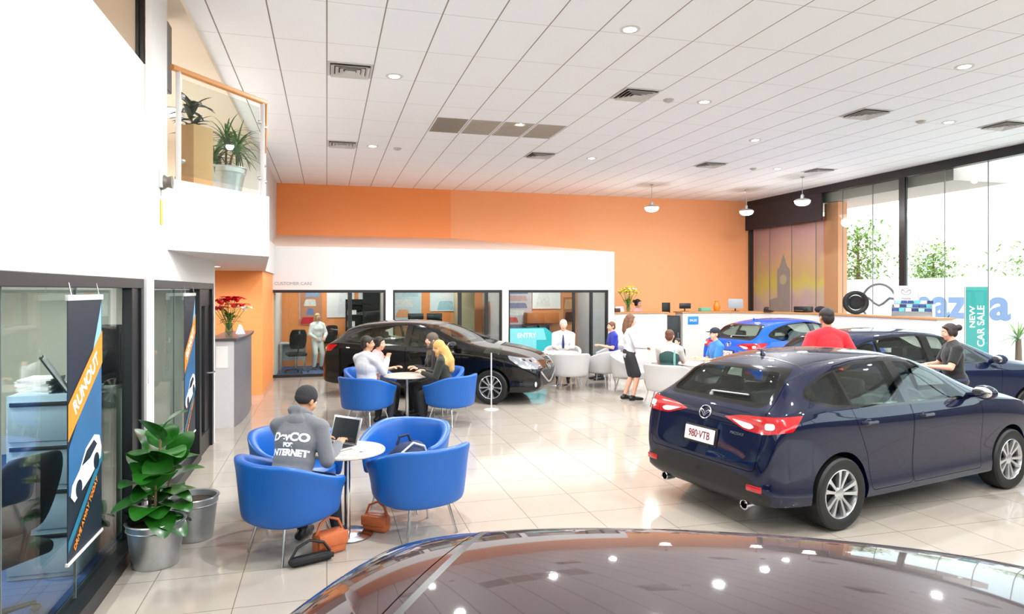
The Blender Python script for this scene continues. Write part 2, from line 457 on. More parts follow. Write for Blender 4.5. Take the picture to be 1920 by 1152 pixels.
def car_cage(inner=False):
    b = B(); rings = []
    for i, (x, zb, W, zs, y8, z8, zt) in enumerate(ST):
        if inner:
            if not (6 <= i <= 16): continue
            x = x-.10 if i == 6 else x
            e = .03
            ws = W-.05
            half = [(0,.32),(.44,.32),(.48,.36),(.49,.48),(.50,.72),(ws-.06,.84 if zs > .92 else zs-.08),(ws-.055,zs-.02),(((W*.925)*.46+y8*.54)-e,(zs+z8)/2+.0),(y8-e,z8-e),(y8*.55,zt-.014-e),(0,zt-e)]
            if i == 6: half = [(y*.95, min(z, .93)) for y, z in half]
        else:
            ym = W*.925*.46+y8*.54+.018; zm = (zs+z8)/2+.004
            half = [(0,zb),(W*.80,zb),(W*.972,zb+.055),(W*.992,zb+.15),(W*.964,min(zb+.26,zs-.2)),(W*1.003,zs-.12),(W*.945,zs-.005),(ym,zm),(y8,z8),(y8*.55,zt-.014),(0,zt)]
        half = [(y, Zm(z)) for y, z in half]
        ring = [(x, -y, z) for y, z in half] + [(x, y, z) for y, z in half[-2:0:-1]]
        rings.append([b.bm.verts.new(p) for p in ring])
    n = len(rings[0])
    for a, c in zip(rings, rings[1:]):
        for k in range(n): b.bm.faces.new((a[k], a[(k+1) % n], c[(k+1) % n], c[k]))
    for r, rev in ((rings[0], False), (rings[-1], True)):
        for k in range(10):
            q = [r[k], r[k+1], r[(n-k-1) % n], r[(n-k) % n]]
            u = []
            for v in q:
                if v not in u: u.append(v)
            b.bm.faces.new(u[::-1] if rev else u)
    if inner:
        for f in b.bm.faces: f.material_index = 1
    else:
        cl = b.bm.edges.layers.float.get('crease_edge') or b.bm.edges.layers.float.new('crease_edge')
        for r, r2 in zip(rings, rings[1:]):
            for k, cv in ((6, .55), (5, .35), (3, .3), (2, .6), (8, .25)):
                for kk in (k, n-k):
                    e = b.bm.edges.get((r[kk], r2[kk]))
                    if e: e[cl] = cv
        for i, cv in ((16, .45), (13, .5)):
            for k in range(6, 14):
                e = b.bm.edges.get((rings[i][k], rings[i][k+1]))
                if e: e[cl] = cv
    me = b.mesh()
    return with_mods(me, ('SUBSURF', {'levels': 3, 'render_levels': 3}))
def pm(poly, a, b, plane='xz', mi=0):
    if plane != 'xy': poly = [(p, Zm(q)) for p, q in poly]
    q = B(); q.mi = mi; q.prism(poly, a, b, plane); return q.mesh()
def mirror_y(me):
    m = me.copy(); m.transform(M.Diagonal((1, -1, 1, 1))); m.flip_normals(); return m
def join(*ms):
    b = bmesh.new()
    for m in ms: b.from_mesh(m)
    me = bpy.data.meshes.new('mesh'); b.to_mesh(me); b.free(); return me

K_paint = None
def build_car():
    blackp = mat('car_black_plastic', '0c0c0d', .38, var=.1)
    glossb = mat('car_gloss_black', '050506', .08, coat=.5, var=0)
    inter = mat('car_interior', '141416', .7)
    chrome = mat('chrome', 'd8d8da', .12, 1, var=.02)
    wing = glass('car_glass', 'eef4f0', 1.5); rwing = glass('car_privacy_glass', 'dbe3de', 1.5); wsg = glass('car_windscreen_glass', 'eef5f0', 1.5)
    redl = mat('car_tail_red', 'b00a14', .12, coat=1, var=.15, scale=9); whitel = mat('car_lamp_clear', 'e6e2e0', .12, coat=1, var=.1)
    paint = mat('car_paint_navy', '040d2a', .4, .0, spec=.05, coat=1, var=.02)
    S = car_cage(); I = car_cage(True)
    S.materials.clear(); 
    dummy = [paint, blackp]
    for m in dummy: S.materials.append(m)
    for m in dummy: I.materials.append(m)
    bvh = BVHTree.FromPolygons([v.co.copy() for v in S.vertices], [tuple(p.vertices) for p in S.polygons])
    def hit(o, d): 
        o = V(o); o.z = Zm(o.z); p = bvh.ray_cast(o, V(d).normalized()); return p[0], p[1]
    def D(a, b): return boolm(a, b, 'DIFFERENCE')
    def X(a, b): return boolm(a, b, 'INTERSECT')
    shell = D(S, I)
    for ax in (1.35, -1.35):
        for s in (-1, 1):
            q = B(); q.mi = 1
            q.tube([(ax, s*.50, .325), (ax, s*1.3, .325)], .362, 48); shell = D(shell, q.mesh())
            q = B(); q.mi = 1; q.tube([(ax, s*.50, .325), (ax, s*1.3, .325)], .362, 48); S2 = q.mesh()
            S = D(S, S2)
    root = thing('hatchback_car', 'x', 'car')
    parts = {}
    def add(name, me, m, par=root, ang=32):
        o = link(name, me, m, par); smooth(me, ang); return o
    # glasshouse
    dlo = [(.60,.975),(.30,.972),(-.30,.985),(-.95,1.0),(-1.40,1.03),(-1.66,1.10),(-1.56,1.165),(-1.28,1.265),(-.95,1.33),(-.45,1.36),(-.08,1.335),(.30,1.20)]
    dlof = fillet(dlo, [.02,.1,.1,.1,.08,.03,.08,.1,.1,.1,.1,.1])
    big = grow(dlof, .022)
    wins = [('front_side_window', [(-.29,.3),(-.27,1.6),(1,1.6),(1,.3)]), ('rear_side_window', [(-1.17,.3),(-1.10,1.6),(-.40,1.6),(-.38,.3)]), ('quarter_window', [(-2,.3),(-2,1.6),(-1.135,1.6),(-1.20,.3)])]
    for s in (-1, 1):
        y0, y1 = (-1.3, -.3) if s < 0 else (.3, 1.3)
        P = pm(dlof, y0, y1); PB = pm(big, y0, y1, mi=1)
        trim = D(X(S, PB), I); shell = D(shell, PB)
        for nm, cut in wins:
            w = X(P, pm(cut, y0-.1, y1+.1))
            pane = D(X(S, w), I); trim = D(trim, w)
            add(nm, pane, rwing if nm == 'quarter_window' else wing)
        add('window_frame', trim, glossb)
    ws = fillet([(-.74,1.055),(.74,1.055),(.585,1.385),(-.585,1.385)], .06)
    P = pm(ws, -.02, 1.4, 'yz'); PB = pm(grow(ws, .02), -.03, 1.4, 'yz', mi=1)
    add('windscreen', D(X(S, P), I), wsg); tr = D(D(X(S, PB), I), P); shell = D(shell, PB); add('windscreen_seal', tr, glossb)
    rw = fillet([(-.61,1.045),(.61,1.045),(.525,1.30),(-.525,1.30)], .09)
    P = pm(rw, -2.5, -1.45, 'yz'); PB = pm(grow(rw, .035), -2.5, -1.4, 'yz', mi=1)
    add('rear_window', D(X(S, P), I), rwing); tr = D(D(X(S, PB), I), P); shell = D(shell, PB); add('rear_window_frame', tr, glossb)
    # lamps and black lower panels
    tl = fillet([(.24,.905),(.42,.94),(.98,.985),(.98,.885),(.74,.835),(.50,.835)], [.01,.05,.02,.02,.06,.06])
    for s in (-1, 1):
        poly = [(s*y, z) for y, z in tl]
        T = pm(poly, -2.6, lambda p: -1.78-(1.047-p[1])*1.1, 'yz')
        lamp = D(X(S, T), I); shell = D(shell, T)
        lo = add('tail_lamp', lamp, redl)
        lo['label'] = 'red tail lamp with clear strip'
        cl = fillet([(.33,.90),(.55,.89),(.60,.87),(.56,.85),(.48,.855)], .02)
        T2 = pm([(s*y, z) for y, z in cl], -2.6, -1.95, 'yz')
        q = X(lamp, T2); q.transform(Tr(-.006, 0, 0)); add('clear_lens', q, whitel, lo)
        cl = fillet([(.70,.915),(.78,.92),(.79,.875),(.71,.87)], .02)
        q = X(lamp, pm([(s*y, z) for y, z in cl], -2.6, -1.95, 'yz')); q.transform(Tr(-.008, s*.004, 0)); add('clear_lens', q, whitel, lo)
    low = fillet([(-.70,.10),(-.80,.36),(-.62,.50),(-.3,.535),(.3,.535),(.62,.50),(.80,.36),(.70,.10)], .04)
    T = pm(low, -2.6, -1.74, 'yz', mi=1)
    add('rear_diffuser', X(S, T), blackp); shell = D(shell, T)
    hl = fillet([(2.5,.63),(2.5,.715),(2.05,.80),(1.66,.86),(1.70,.80),(1.95,.665)], [.01,.01,.1,.02,.02,.05])
    for s in (-1, 1):
        T = pm(hl, *((-1.3, -.40) if s < 0 else (.40, 1.3)))
        q = X(S, T); shell = D(shell, T)
        lo = add('headlamp', q, mat('car_headlamp', 'aeb3ba', .06, .7, coat=1, var=.5, scale=26))
        for k, (hx, hy) in enumerate(((2.02,.62),(1.93,.735))):
            p, nrm = hit((hx, s*hy, 2), (0, 0, -1)); 
            e = B(); e.sph(p+V((.0, 0, -.035)), .045, 16, 10); e.build('projector', glossb, lo)
    gr = fillet([(-.50,.60),(.50,.60),(.60,.52),(.44,.34),(-.44,.34),(-.60,.52)], .03)
    T = pm(gr, 1.9, 2.6, 'yz', mi=1); add('grille', X(S, T), blackp); shell = D(shell, T)
    fg = fillet([(.60,.47),(.80,.50),(.82,.34),(.64,.28)], .04)
    for s in (-1, 1):
        T = pm([(s*y, z) for y, z in fg], 1.8, 2.6, 'yz', mi=1)
        q = X(S, T); shell = D(shell, T); fo = add('fog_lamp_surround', q, blackp)
        p, n = hit((3, s*.70, .38), (-1, 0, 0))
        if p: e = B(); e.sph(p, (.02,.05,.05)); e.build('fog_lamp', whitel, fo)
    # chrome wing below the grille
    pts = []
    for k in range(17):
        t = -1+2*k/16; y = .56*t; z = .36+.235*abs(t)**1.5
        p, n = hit((3, y, z), (-1, 0, 0))
        if p: pts.append(p+V((.008, 0, 0)))
    q = B(); q.tube(pts, .018, 8); q.build('grille_wing', chrome, root)
    # doors, bonnet, tailgate with real gaps
    fd = fillet([(.78,.30),(.80,.70),(.80,.93),(.66,1.0),(.30,1.235),(-.05,1.37),(-.30,1.385),(-.325,1.0),(-.33,.30)], .04)
    rd = fillet([(-.345,.30),(-.34,1.0),(-.315,1.385),(-.80,1.375),(-1.14,1.33),(-1.20,1.10),(-1.14,.86),(-.99,.62),(-.93,.30)], .05)
    for s in (-1, 1):
        y0, y1 = (-1.3, -.42) if s < 0 else (.42, 1.3)
        for nm, poly, hx in (('front_door', fd, -.16), ('rear_door', rd, -1.0)):
            T = pm(poly, y0, y1); TB = pm(grow(poly, .005), y0, y1, mi=1)
            q = X(shell, T); shell = D(shell, TB)
            do = add(nm, q, dummy)
            p, n = hit((hx, s*2, .865), (0, -s, 0))
            h = B(); h.tube([p+V((.10,s*.0,0)), p+V((.085,s*.028,.002)), p+V((-.06,s*.032,.004)), p+V((-.09,s*.004,.004))], [.012,.015,.016,.012], 8, round_ends=True)
            h.sph(p+V((0, -s*.002, 0)), (.055,.008,.032))
            h.build('door_handle', paint, do)
    bon = fillet([(.93,-.70),(1.4,-.655),(1.85,-.585),(2.08,-.46),(2.14,-.2),(2.14,.2),(2.08,.46),(1.85,.585),(1.4,.655),(.93,.70)], .05)
    T = pm(bon, .70, 1.6, 'xy'); TB = pm(grow(bon, .005), .70, 1.6, 'xy', mi=1)
    q = X(shell, T); shell = D(shell, TB); add('bonnet', q, dummy)
    # roof seal strips
    for s in (-1, 1):
        poly = [(.02, s*.565), (-.8, s*.548), (-1.42, s*.525), (-1.42, s*.508), (-.8, s*.53), (.02, s*.546)]
        T = pm(poly, 1.2, 1.7, 'xy', mi=1); q = X(shell, T); shell = D(shell, T)
        add('roof_moulding', q, blackp)
    sp = fillet([(-1.425,-.55),(-1.425,.55),(-1.40,.55),(-1.40,-.55)], .002)
    arc = [(-1.40-.03*abs(y/.55)**2, y) for y in [(-.55+1.1*k/12) for k in range(13)]]
    T = pm(arc+[(x-.022, y) for x, y in arc[::-1]], 1.2, 1.7, 'xy', mi=1)
    q = X(shell, T); shell = D(shell, T); add('tailgate_seal', q, blackp)
    tg = fillet([(-.66,.56),(-.70,.80),(-.665,1.03),(-.60,1.2),(-.545,1.5),(.545,1.5),(.60,1.2),(.665,1.03),(.70,.80),(.66,.56)], .05)
    T = pm(tg, -2.6, -1.45, 'yz'); TB = pm(grow(tg, .005), -2.6, -1.446, 'yz', mi=1)
    q = X(shell, T); shell = D(shell, TB); add('tailgate', q, dummy)
    add('body', shell, dummy)
    # badge, plate, wiper, reflectors, exhausts
    p, n = hit((-3, 0, .905), (1, 0, 0))
    def onsurf(p, n):
        z = V(n); y = (V((0,0,1))-z*z.z).normalized(); x = y.cross(z)
        return M.Translation(p) @ M((x, y, z)).transposed().to_4x4()
    def badge(T, r=.062):
        q = B(); q.tube([(r*cos(a)*1.12, r*sin(a), .004) for a in [2*pi*k/28 for k in range(28)]], .006, 8, closed=True, T=T)
        q.tube([(r*x, r*y, .006) for x, y in ((-1.08,.25),(-.6,.32),(-.2,.05),(0,-.3),(.2,.05),(.6,.32),(1.08,.25))], .006, 8, T=T)
        q.tube([(r*x, r*y, .005) for x, y in ((-.98,.2),(-.55,-.1),(0,-.62),(.55,-.1),(.98,.2))], .005, 8, T=T)
        return q.build('emblem', chrome, root)
    badge(onsurf(p, n))
    p, n = hit((3, 0, .66), (-1, 0, 0)); badge(onsurf(p, n), .075)
    p, n = hit((-3, 0, .735), (1, 0, 0)); n2 = V((-1, 0, .18)).normalized()
    T = onsurf(p+V((-.02, 0, .0)), n2)
    q = B(); q.box(-.19, .19, -.065, .065, -.006, .006, .004, T=T)
    pl = q.build('number_plate', mat('plate_white', 'efe9e4', .35), root); pl['label'] = 'white number plate with maroon characters'
    lettering('980\u00b7VTB', .098, mat('plate_maroon', '7a1f30', .4), T @ Tr(0, -.003, .0065), pl, sx=.80, bold=.0015, extrude=.001)
    q = B(); q.box(-.215, .215, -.09, .085, -.02, -.012, .01, T=T); q.build('plate_recess', blackp, root)
    p, n = hit((-3, -.42, .80), (1, 0, 0)); T = onsurf(p, n)
    lettering('MAZDA3', .035, chrome, T @ Tr(0, 0, .003), root, name='badge_lettering', sx=1.1, extrude=.002)
    pts = []
    for k in range(7):
        y = .05-.42*k/6; p, n = hit((-3, y, 1.075+.012*k/6), (1, 0, 0)); pts.append(p+n*.018)
    q = B(); q.tube(pts, .012, 6, flat=.7); p, n = hit((-3, .06, 1.055), (1, 0, 0)); q.tube([p, pts[0]], .014, 8)
    q.sph(p, .02); q.build('rear_wiper', mat('wiper_reflection_grey', '9a9c9e', .3), root)  # light grey colour stands in for a reflection along the wiper
    for s in (-1, 1):
        p, n = hit((-3, s*.66, .42), (1, 0, 0)); T = onsurf(p, n)
        q = B(); q.box(-.075, .075, -.026, .026, -.02, .008, .006, T=T); q.build('rear_reflector', redl, root)
        q = B(); pr = [(.036,-.06),(.042,-.06),(.046,.05),(.040,.055),(.034,.05),(.034,-.06)]
        q.lathe(pr, 20, T=Tr(-2.10, s*.52, .245) @ Ry(-pi/2), closed=True); q.build('exhaust_tip', chrome, root)
        # chrome-like lower edge along the diffuser
    p, n = hit((-1.30, 0, 2), (0, 0, -1))
    q = B(); q.sweep([[(p.x-.07+.10*t, -w, p.z-.01), (p.x-.07+.10*t, w, p.z-.01), (p.x-.075+.05*t, w*.25, p.z-.01+h), (p.x-.075+.05*t, -w*.25, p.z-.01+h)] for t, w, h in ((0,.012,.06),(.4,.022,.058),(1,.012,.02),(1.5,.004,.005))])
    q.build('antenna_fin', paint, root)
    for s in (-1, 1):
        q = B()
        q.sph((.66, s*.985, 1.085), (.075, .115, .072), 20, 14)
        q.tube([(.66, s*.80, 1.035), (.665, s*.93, 1.06)], [.03, .028], 8)
        mo = q.build('wing_mirror', paint, root)
        q = B(); q.sph((.605, s*.985, 1.087), (.022, .095, .055), 16, 10); q.build('mirror_glass', chrome, mo)
    # wheels
    tyre = mat('tyre_rubber', '0b0b0b', .55, var=.15); alloy = mat('alloy_silver', 'c9cacc', .22, .85, var=.03); dark = mat('brake_dark', '1a1a1c', .5, .4)
    wb = []
    tp = [(.215,-.095),(.235,-.103),(.275,-.108),(.30,-.104),(.315,-.085),(.318,-.05),(.318,.05),(.315,.085),(.30,.104),(.275,.108),(.235,.103),(.215,.095)]
    A = Rx(pi/2)  # lathe axis z -> -y (outwards on the right side)
    q = B(); q.lathe(tp, 64, T=A, closed=True); tym = q.mesh(); smooth(tym, 30)
    q = B(); q.lathe([(.216,-.09),(.216,.094),(.208,.098),(.198,.085),(.196,.02),(.196,-.09)], 64, T=A, closed=True)
    for k in range(10):
        a = 2*pi*k/10 + (.07 if k % 2 else -.07)
        def sp_ring(r, w, z0, z1):
            return [(-w, r, z0), (w, r, z0), (w*.8, r, z1), (-w*.8, r, z1)]
        vs = q.sweep([sp_ring(.04,.014,.045,.075), sp_ring(.10,.015,.050,.082), sp_ring(.17,.018,.062,.092), sp_ring(.205,.027,.07,.094)])
        q._done(vs, A @ Rz(a))
    q.lathe([(0,.055),(.062,.05),(.062,.07),(.045,.08),(0,.083)], 32, T=A)
    rim = q.mesh(); smooth(rim, 40)
    q = B(); q.lathe([(0,.0),(.195,.0),(.195,.012),(0,.012)], 40, T=A); q.lathe([(0,.02),(.14,.02),(.14,.035),(0,.035)], 40, T=A); dk = q.mesh(); smooth(dk, 40)
    for ax in (1.35, -1.35):
        for s in (-1, 1):
            w = link('wheel', tym, tyre, root); w.location = (ax, s*.785, .318)
            if s > 0: w.rotation_euler = (0, 0, pi)
            w.rotation_euler.y = .3 if ax > 0 else 1.1
            link('rim', rim, alloy, w); link('brake_disc', dk, dark, w)
    # cabin: dashboard, wheel, seats
    q = B(); q.box(.48, .80, -.70, .70, .62, .93, .06); q.box(-.3, .5, -.12, .12, .33, .56, .04); q.build('dashboard', inter, root)
    q = B(); q.tube([(.40+.05*sin(a), -.36+.18*cos(a), .88+.17*sin(a)) for a in [2*pi*k/24 for k in range(24)]], .016, 8, closed=True)
    q.tube([(.40,-.54,.88),(.42,-.36,.87),(.40,-.18,.88)], .016, 8); q.tube([(.42,-.36,.87),(.52,-.36,.84)], .025); q.build('steering_wheel', inter, root)
    for sx, sy in ((-.02,-.36),(-.02,.36),(-.90,-.36),(-.90,.36)):
        q = B(); q.box(sx-.25, sx+.27, sy-.25, sy+.25, .36, .56, .06)
        q.box(-.08, .08, sy-.25, sy+.25, 0, .62, .06, T=Tr(sx-.27, 0, .46) @ Tr(0,0,0) @ Ry(-.25)) if False else q.sweep([[(sx-.27-.20*t-.07, sy-w, .45+.62*t), (sx-.27-.20*t+.07, sy-w, .45+.62*t), (sx-.27-.20*t+.07, sy+w, .45+.62*t), (sx-.27-.20*t-.07, sy+w, .45+.62*t)] for t, w in ((0,.25),(.5,.25),(.85,.21),(1,.15))])
        q.box(sx-.54, sx-.44, sy-.13, sy+.13, 1.07, 1.23, .04)
        q.build('car_seat', inter, root)
    return root
# ---------------------------------------------------------------- the building
# x runs along the back wall, y into the room, z up; the showroom floor is z = 0
H = 5.07
white = mat('wall_white', 'd2cfcd', .6, var=.01, scale=3)
cream = mat('wall_cream', 'e6d8c6', .7, var=.02, scale=3)
black = mat('frame_black', '17171a', .35, var=.1)
steel = mat('steel', 'c4c6c8', .25, 1, var=.03)
pane_m = glass('pane_glass', 'eef4f1', 1.45)
def floor_nodes(nt, b):
    tc = nt.nodes.new('ShaderNodeTexCoord'); sp = nt.nodes.new('ShaderNodeSeparateXYZ'); nt.links.new(tc.outputs['Object'], sp.inputs[0])
    def line(o, w):
        f = math_node(nt, 'FRACT', math_node(nt, 'DIVIDE', math_node(nt, 'ADD', o, 60.0), .6))
        d = math_node(nt, 'ABSOLUTE', math_node(nt, 'SUBTRACT', f, .5))
        return math_node(nt, 'GREATER_THAN', d, .5-w)
    g = math_node(nt, 'MAXIMUM', line(sp.outputs[0], .0048), line(sp.outputs[1], .0048))
    sn = nt.nodes.new('ShaderNodeVectorMath'); sn.operation = 'SNAP'; sn.inputs[1].default_value = (.6, .6, 10)
    nt.links.new(tc.outputs['Object'], sn.inputs[0])
    wn = nt.nodes.new('ShaderNodeTexWhiteNoise'); nt.links.new(sn.outputs[0], wn.inputs['Vector'])
    nz = nt.nodes.new('ShaderNodeTexNoise'); nz.inputs['Scale'].default_value = 3; nz.inputs['Detail'].default_value = 5; nt.links.new(tc.outputs['Object'], nz.inputs['Vector'])
    base = mixc(nt, wn.outputs['Value'], 'aea599', 'b4aba0'); base = mixc(nt, nz.outputs['Fac'], base, 'a99e92')
    col = mixc(nt, g, base, '6f655b')
    nt.links.new(col, b.inputs['Base Color']); b.inputs['Roughness'].default_value = .09
    b.inputs['Specular IOR Level'].default_value = .45
floor_m = nodemat('floor_tiles', floor_nodes)
def ceil_nodes(nt, b):
    tc = nt.nodes.new('ShaderNodeTexCoord'); sp = nt.nodes.new('ShaderNodeSeparateXYZ'); nt.links.new(tc.outputs['Object'], sp.inputs[0])
    def line(o, step, w):
        f = math_node(nt, 'FRACT', math_node(nt, 'DIVIDE', math_node(nt, 'ADD', o, 60.0), step))
        d = math_node(nt, 'ABSOLUTE', math_node(nt, 'SUBTRACT', f, .5))
        return math_node(nt, 'GREATER_THAN', d, .5-w)
    nz = nt.nodes.new('ShaderNodeTexNoise'); nz.inputs['Scale'].default_value = 60; nz.inputs['Detail'].default_value = 4; nt.links.new(tc.outputs['Object'], nz.inputs['Vector'])
    base = mixc(nt, nz.outputs['Fac'], 'f0f4fa', 'f6f9fd')
    c = mixc(nt, line(sp.outputs[1], 1.2, .004), base, 'c8ccd0')
    c = mixc(nt, line(sp.outputs[0], .6, .0125), c, '938780')
    nt.links.new(c, b.inputs['Base Color']); b.inputs['Roughness'].default_value = .8
ceil_m = nodemat('ceiling_tiles', ceil_nodes)
orange_l = mat('orange_paint_no_glare', 'f79a55', .55, var=.015, scale=2)
orange_r = mat('orange_paint_glare', 'f7aa74', .55, var=.015, scale=2)  # same orange as the left part, with glare put into the colour
tan = mat('roof_tan', 'e8d2c4', .7, var=.03, scale=4)

b = B(); b.box(-5, 13.7, -7, 19.9, -.12, 0); struct('floor', b, floor_m)
b = B(); b.box(-1.41, 13.75, -7, 19.85, H, H+.15); struct('ceiling', b, ceil_m)
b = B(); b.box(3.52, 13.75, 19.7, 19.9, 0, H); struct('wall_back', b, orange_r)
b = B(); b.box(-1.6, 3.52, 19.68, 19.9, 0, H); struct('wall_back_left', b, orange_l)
# left wall: parapet, pier, post, lintel
b = B()
b.box(-1.65, -1.5, -7, 6.64, 2.2, 4.03); b.box(-1.55, -1.5, 6.64, 7.24, 2.2, H); b.box(-1.55, -1.48, 6.38, 6.64, 0, 4.03)
b.box(-1.65, -1.5, 7.24, 10.16, 2.2, 2.52); b.box(-1.65, -1.5, 10.06, 10.16, 0, 2.2)
struct('wall_left', b, white)
b = B(); b.box(-1.62, -1.335, 14.5, 19.7, 2.5, H); struct('wall_left_upper', b, white)
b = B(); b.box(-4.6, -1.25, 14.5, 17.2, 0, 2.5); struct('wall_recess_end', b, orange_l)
b = B(); b.box(-4.75, -4.6, -7, 14.5, 0, 2.5); b.box(-4.6, -1.65, 10.06, 10.16, 0, 2.5); struct('wall_office_back', b, mat('office_wall', 'cfccb9', .7, var=.02))
b = B(); b.prism([(-5, -7), (-1.66, -7), (-1.66, 7.3), (-1.5, 7.24), (-.65, 8.38), (-1.2, 14.5), (-1.2, 17.1), (-5, 17.1)], 2.5, 3.2, 'xy'); struct('floor_upper', b, white)
b = B(); b.box(-4.75, -4.6, -7, 14.6, 3.2, 5.0); b.box(-4.6, -1.62, 14.5, 14.65, 3.2, 5.0); b.box(-4.6, -1.56, 7.26, 7.36, 3.2, 5.0); struct('wall_upper', b, cream)
b = B(); b.box(-4.75, -1.41, -7, 14.65, 5.0, 5.1); struct('ceiling_upper', b, cream)
b = B(); b.box(-1.77, -1.74, 7.2, 7.26, 4.05, 4.98); b.box(-1.66, -1.62, 7.2, 7.26, 4.05, 4.98); b.box(-1.77, -1.62, 7.2, 7.26, 4.02, 4.08)
b.box(-1.74, -1.70, 7.22, 7.25, 4.08, 4.98); struct('window_1', b, black)
b = B(); b.box(-1.70, -1.60, 7.5, 7.95, 4.2, 4.92, .01); b.box(-1.70, -1.62, 7.36, 7.5, 3.2, 4.92); struct('door_1', b, black)
b = B(); b.box(-4.55, -1.7, -7, 10.05, 0, .008)
def carpet_nodes(nt, bs):
    tc = nt.nodes.new('ShaderNodeTexCoord'); ck = nt.nodes.new('ShaderNodeTexBrick'); nt.links.new(tc.outputs['Object'], ck.inputs['Vector'])
    ck.inputs['Scale'].default_value = 1; ck.inputs['Brick Width'].default_value = .5; ck.inputs['Row Height'].default_value = .5; ck.offset = 0
    ck.inputs['Mortar Size'].default_value = .006
    ck.inputs['Color1'].default_value = lin('2c4f86'); ck.inputs['Color2'].default_value = lin('355c96'); ck.inputs['Mortar'].default_value = lin('24406e')
    nt.links.new(ck.outputs['Color'], bs.inputs['Base Color']); bs.inputs['Roughness'].default_value = .95
carpet_m = nodemat('blue_carpet', carpet_nodes)
struct('floor_carpet', b, carpet_m)

# glazed office front on the left
def glazing(name, panes, bars, label_mats=None, joints=()):
    """structure with one frame mesh and a part for every pane; boxes are (x0,x1,y0,y1,z0,z1)"""
    b = B()
    for q in bars: b.box(*q, .004)
    o = struct(name, b, black)
    for q in panes:
        p = B(); p.box(*q); p.build('pane', pane_m, o, None)
    if joints:
        p = B()
        for q in joints: p.box(*q)
        p.build('glass_joint', mat('joint_grey', '6f7673', .4), o, None)
    return o
x0, x1 = -1.60, -1.52
glazing('window_2', [(-1.57,-1.558,-7,1.5,.12,2.12), (-1.57,-1.558,1.506,3.9,.12,2.12), (-1.57,-1.558,3.906,4.94,.12,2.12), (-1.57,-1.558,4.946,6.02,.12,2.12)],
        [(-1.60,-1.5,-7,6.38,2.12,2.2), (-1.60,-1.46,-7,6.38,0,.12), (-1.575,-1.50,6.02,6.10,.12,2.12), (-1.565,-1.52,6.10,6.30,.12,2.12), (-1.575,-1.5,6.30,6.38,.12,2.12)],
        joints=[(-1.572,-1.556,3.9,3.906,.12,2.12), (-1.572,-1.556,4.94,4.946,.12,2.12)])
glazing('window_3', [(-1.57,-1.558,6.64,7.86,.1,2.12), (-1.57,-1.558,7.866,9.0,.1,2.12)],
        [(-1.64,-1.5,6.64,10.06,2.12,2.2), (-1.62,-1.5,6.64,9.0,0,.1)], joints=[(-1.572,-1.556,7.86,7.866,.1,2.12)])
b = B(); b.box(-1.62,-1.5,9.0,9.12,0,2.12,.004); b.box(-1.62,-1.5,9.94,10.06,0,2.12,.004); b.box(-1.60,-1.53,9.12,9.94,0,.25,.004); b.box(-1.60,-1.53,9.12,9.94,1.9,2.12,.004); b.box(-1.59,-1.54,9.12,9.22,.25,1.9); b.box(-1.59,-1.54,9.60,9.94,.25,1.9)
d2 = struct('door_2', b, black)
p = B(); p.box(-1.57,-1.56,9.22,9.60,.25,1.9); p.build('pane', pane_m, d2, None)
p = B(); p.tube([(-1.52,9.64,1.02),(-1.45,9.64,1.02),(-1.45,9.78,1.02)], .012, 8); p.build('door_handle', steel, d2)
# white switch plate on the post
b = B(); b.box(-1.48,-1.472,6.42,6.52,1.30,1.44,.004)
tag(b.build('light_switch', white), 'white switch plate fixed to the white post by the plant', 'switch')

# office block at the back
b = B(); b.box(-1.4,7.6,17.15,17.4,2.12,3.17); b.box(1.42,1.6,17.15,17.4,0,2.12); b.box(4.43,4.6,17.15,17.4,0,2.12); b.box(7.43,7.6,17.15,17.4,0,2.12)
struct('wall_office_front', b, white)
b = B(); b.box(-1.25,-1.20,17.4,19.68,0,2.7)
for px in (1.51, 4.52, 7.52): b.box(px-.05, px+.05, 17.4, 19.68, 0, 2.7)
struct('wall_office_partition', b, white)
b = B(); b.box(-1.25, 7.6, 17.4, 19.68, 2.7, 2.85); struct('ceiling_office', b, white)
b = B()
for (xa, za, xb, zb) in ((-1.335, 3.64, 3.52, 3.64), (3.52, 3.64, 7.6, 3.36)):
    r = [[(xa,17.20,3.169),(xb,17.20,3.169),(xb,19.68,zb),(xa,19.68,za)], [(xa,17.20,3.12),(xb,17.20,3.12),(xb,19.68,zb-.04),(xa,19.68,za-.04)]]
    b.sweep(r)
struct('roof_office', b, tan)
b = B(); b.box(-1.25, 7.45, 17.4, 19.66, 0, .01); struct('floor_office_carpet', b, carpet_m)
def facade(name, xa, xb, mull):
    bars = [(xa,xb,17.2,17.3,2.05,2.12), (xa,xb,17.2,17.3,0,.07), (xa,xa+.05,17.2,17.3,.07,2.05), (xb-.05,xb,17.2,17.3,.07,2.05)]
    edges = [xa+.05]
    for m, w in mull: bars.append((m,m+w,17.2,17.3,.07,2.05)); edges += [m, m+w]
    edges.append(xb-.05)
    glazing(name, [(edges[i],edges[i+1],17.245,17.255,.07,2.05) for i in range(0, len(edges), 2)], bars)
facade('window_4', -1.4, 1.42, [(.50,.10)])
facade('window_5', 1.6, 4.43, [(3.27,.09),(3.98,.08)])
facade('window_6', 4.6, 7.43, [(6.42,.06),(6.92,.07)])
lettering('CUSTOMER CARE', .11, mat('grey_letters', '8d8d92', .5), Tr(-.78, 17.148, 2.27) @ Rx(pi/2), None, 'wall_lettering', extrude=.003)
o = bpy.data.objects['wall_lettering']; tag(o, 'small grey lettering on white bulkhead above the left office window', 'lettering')

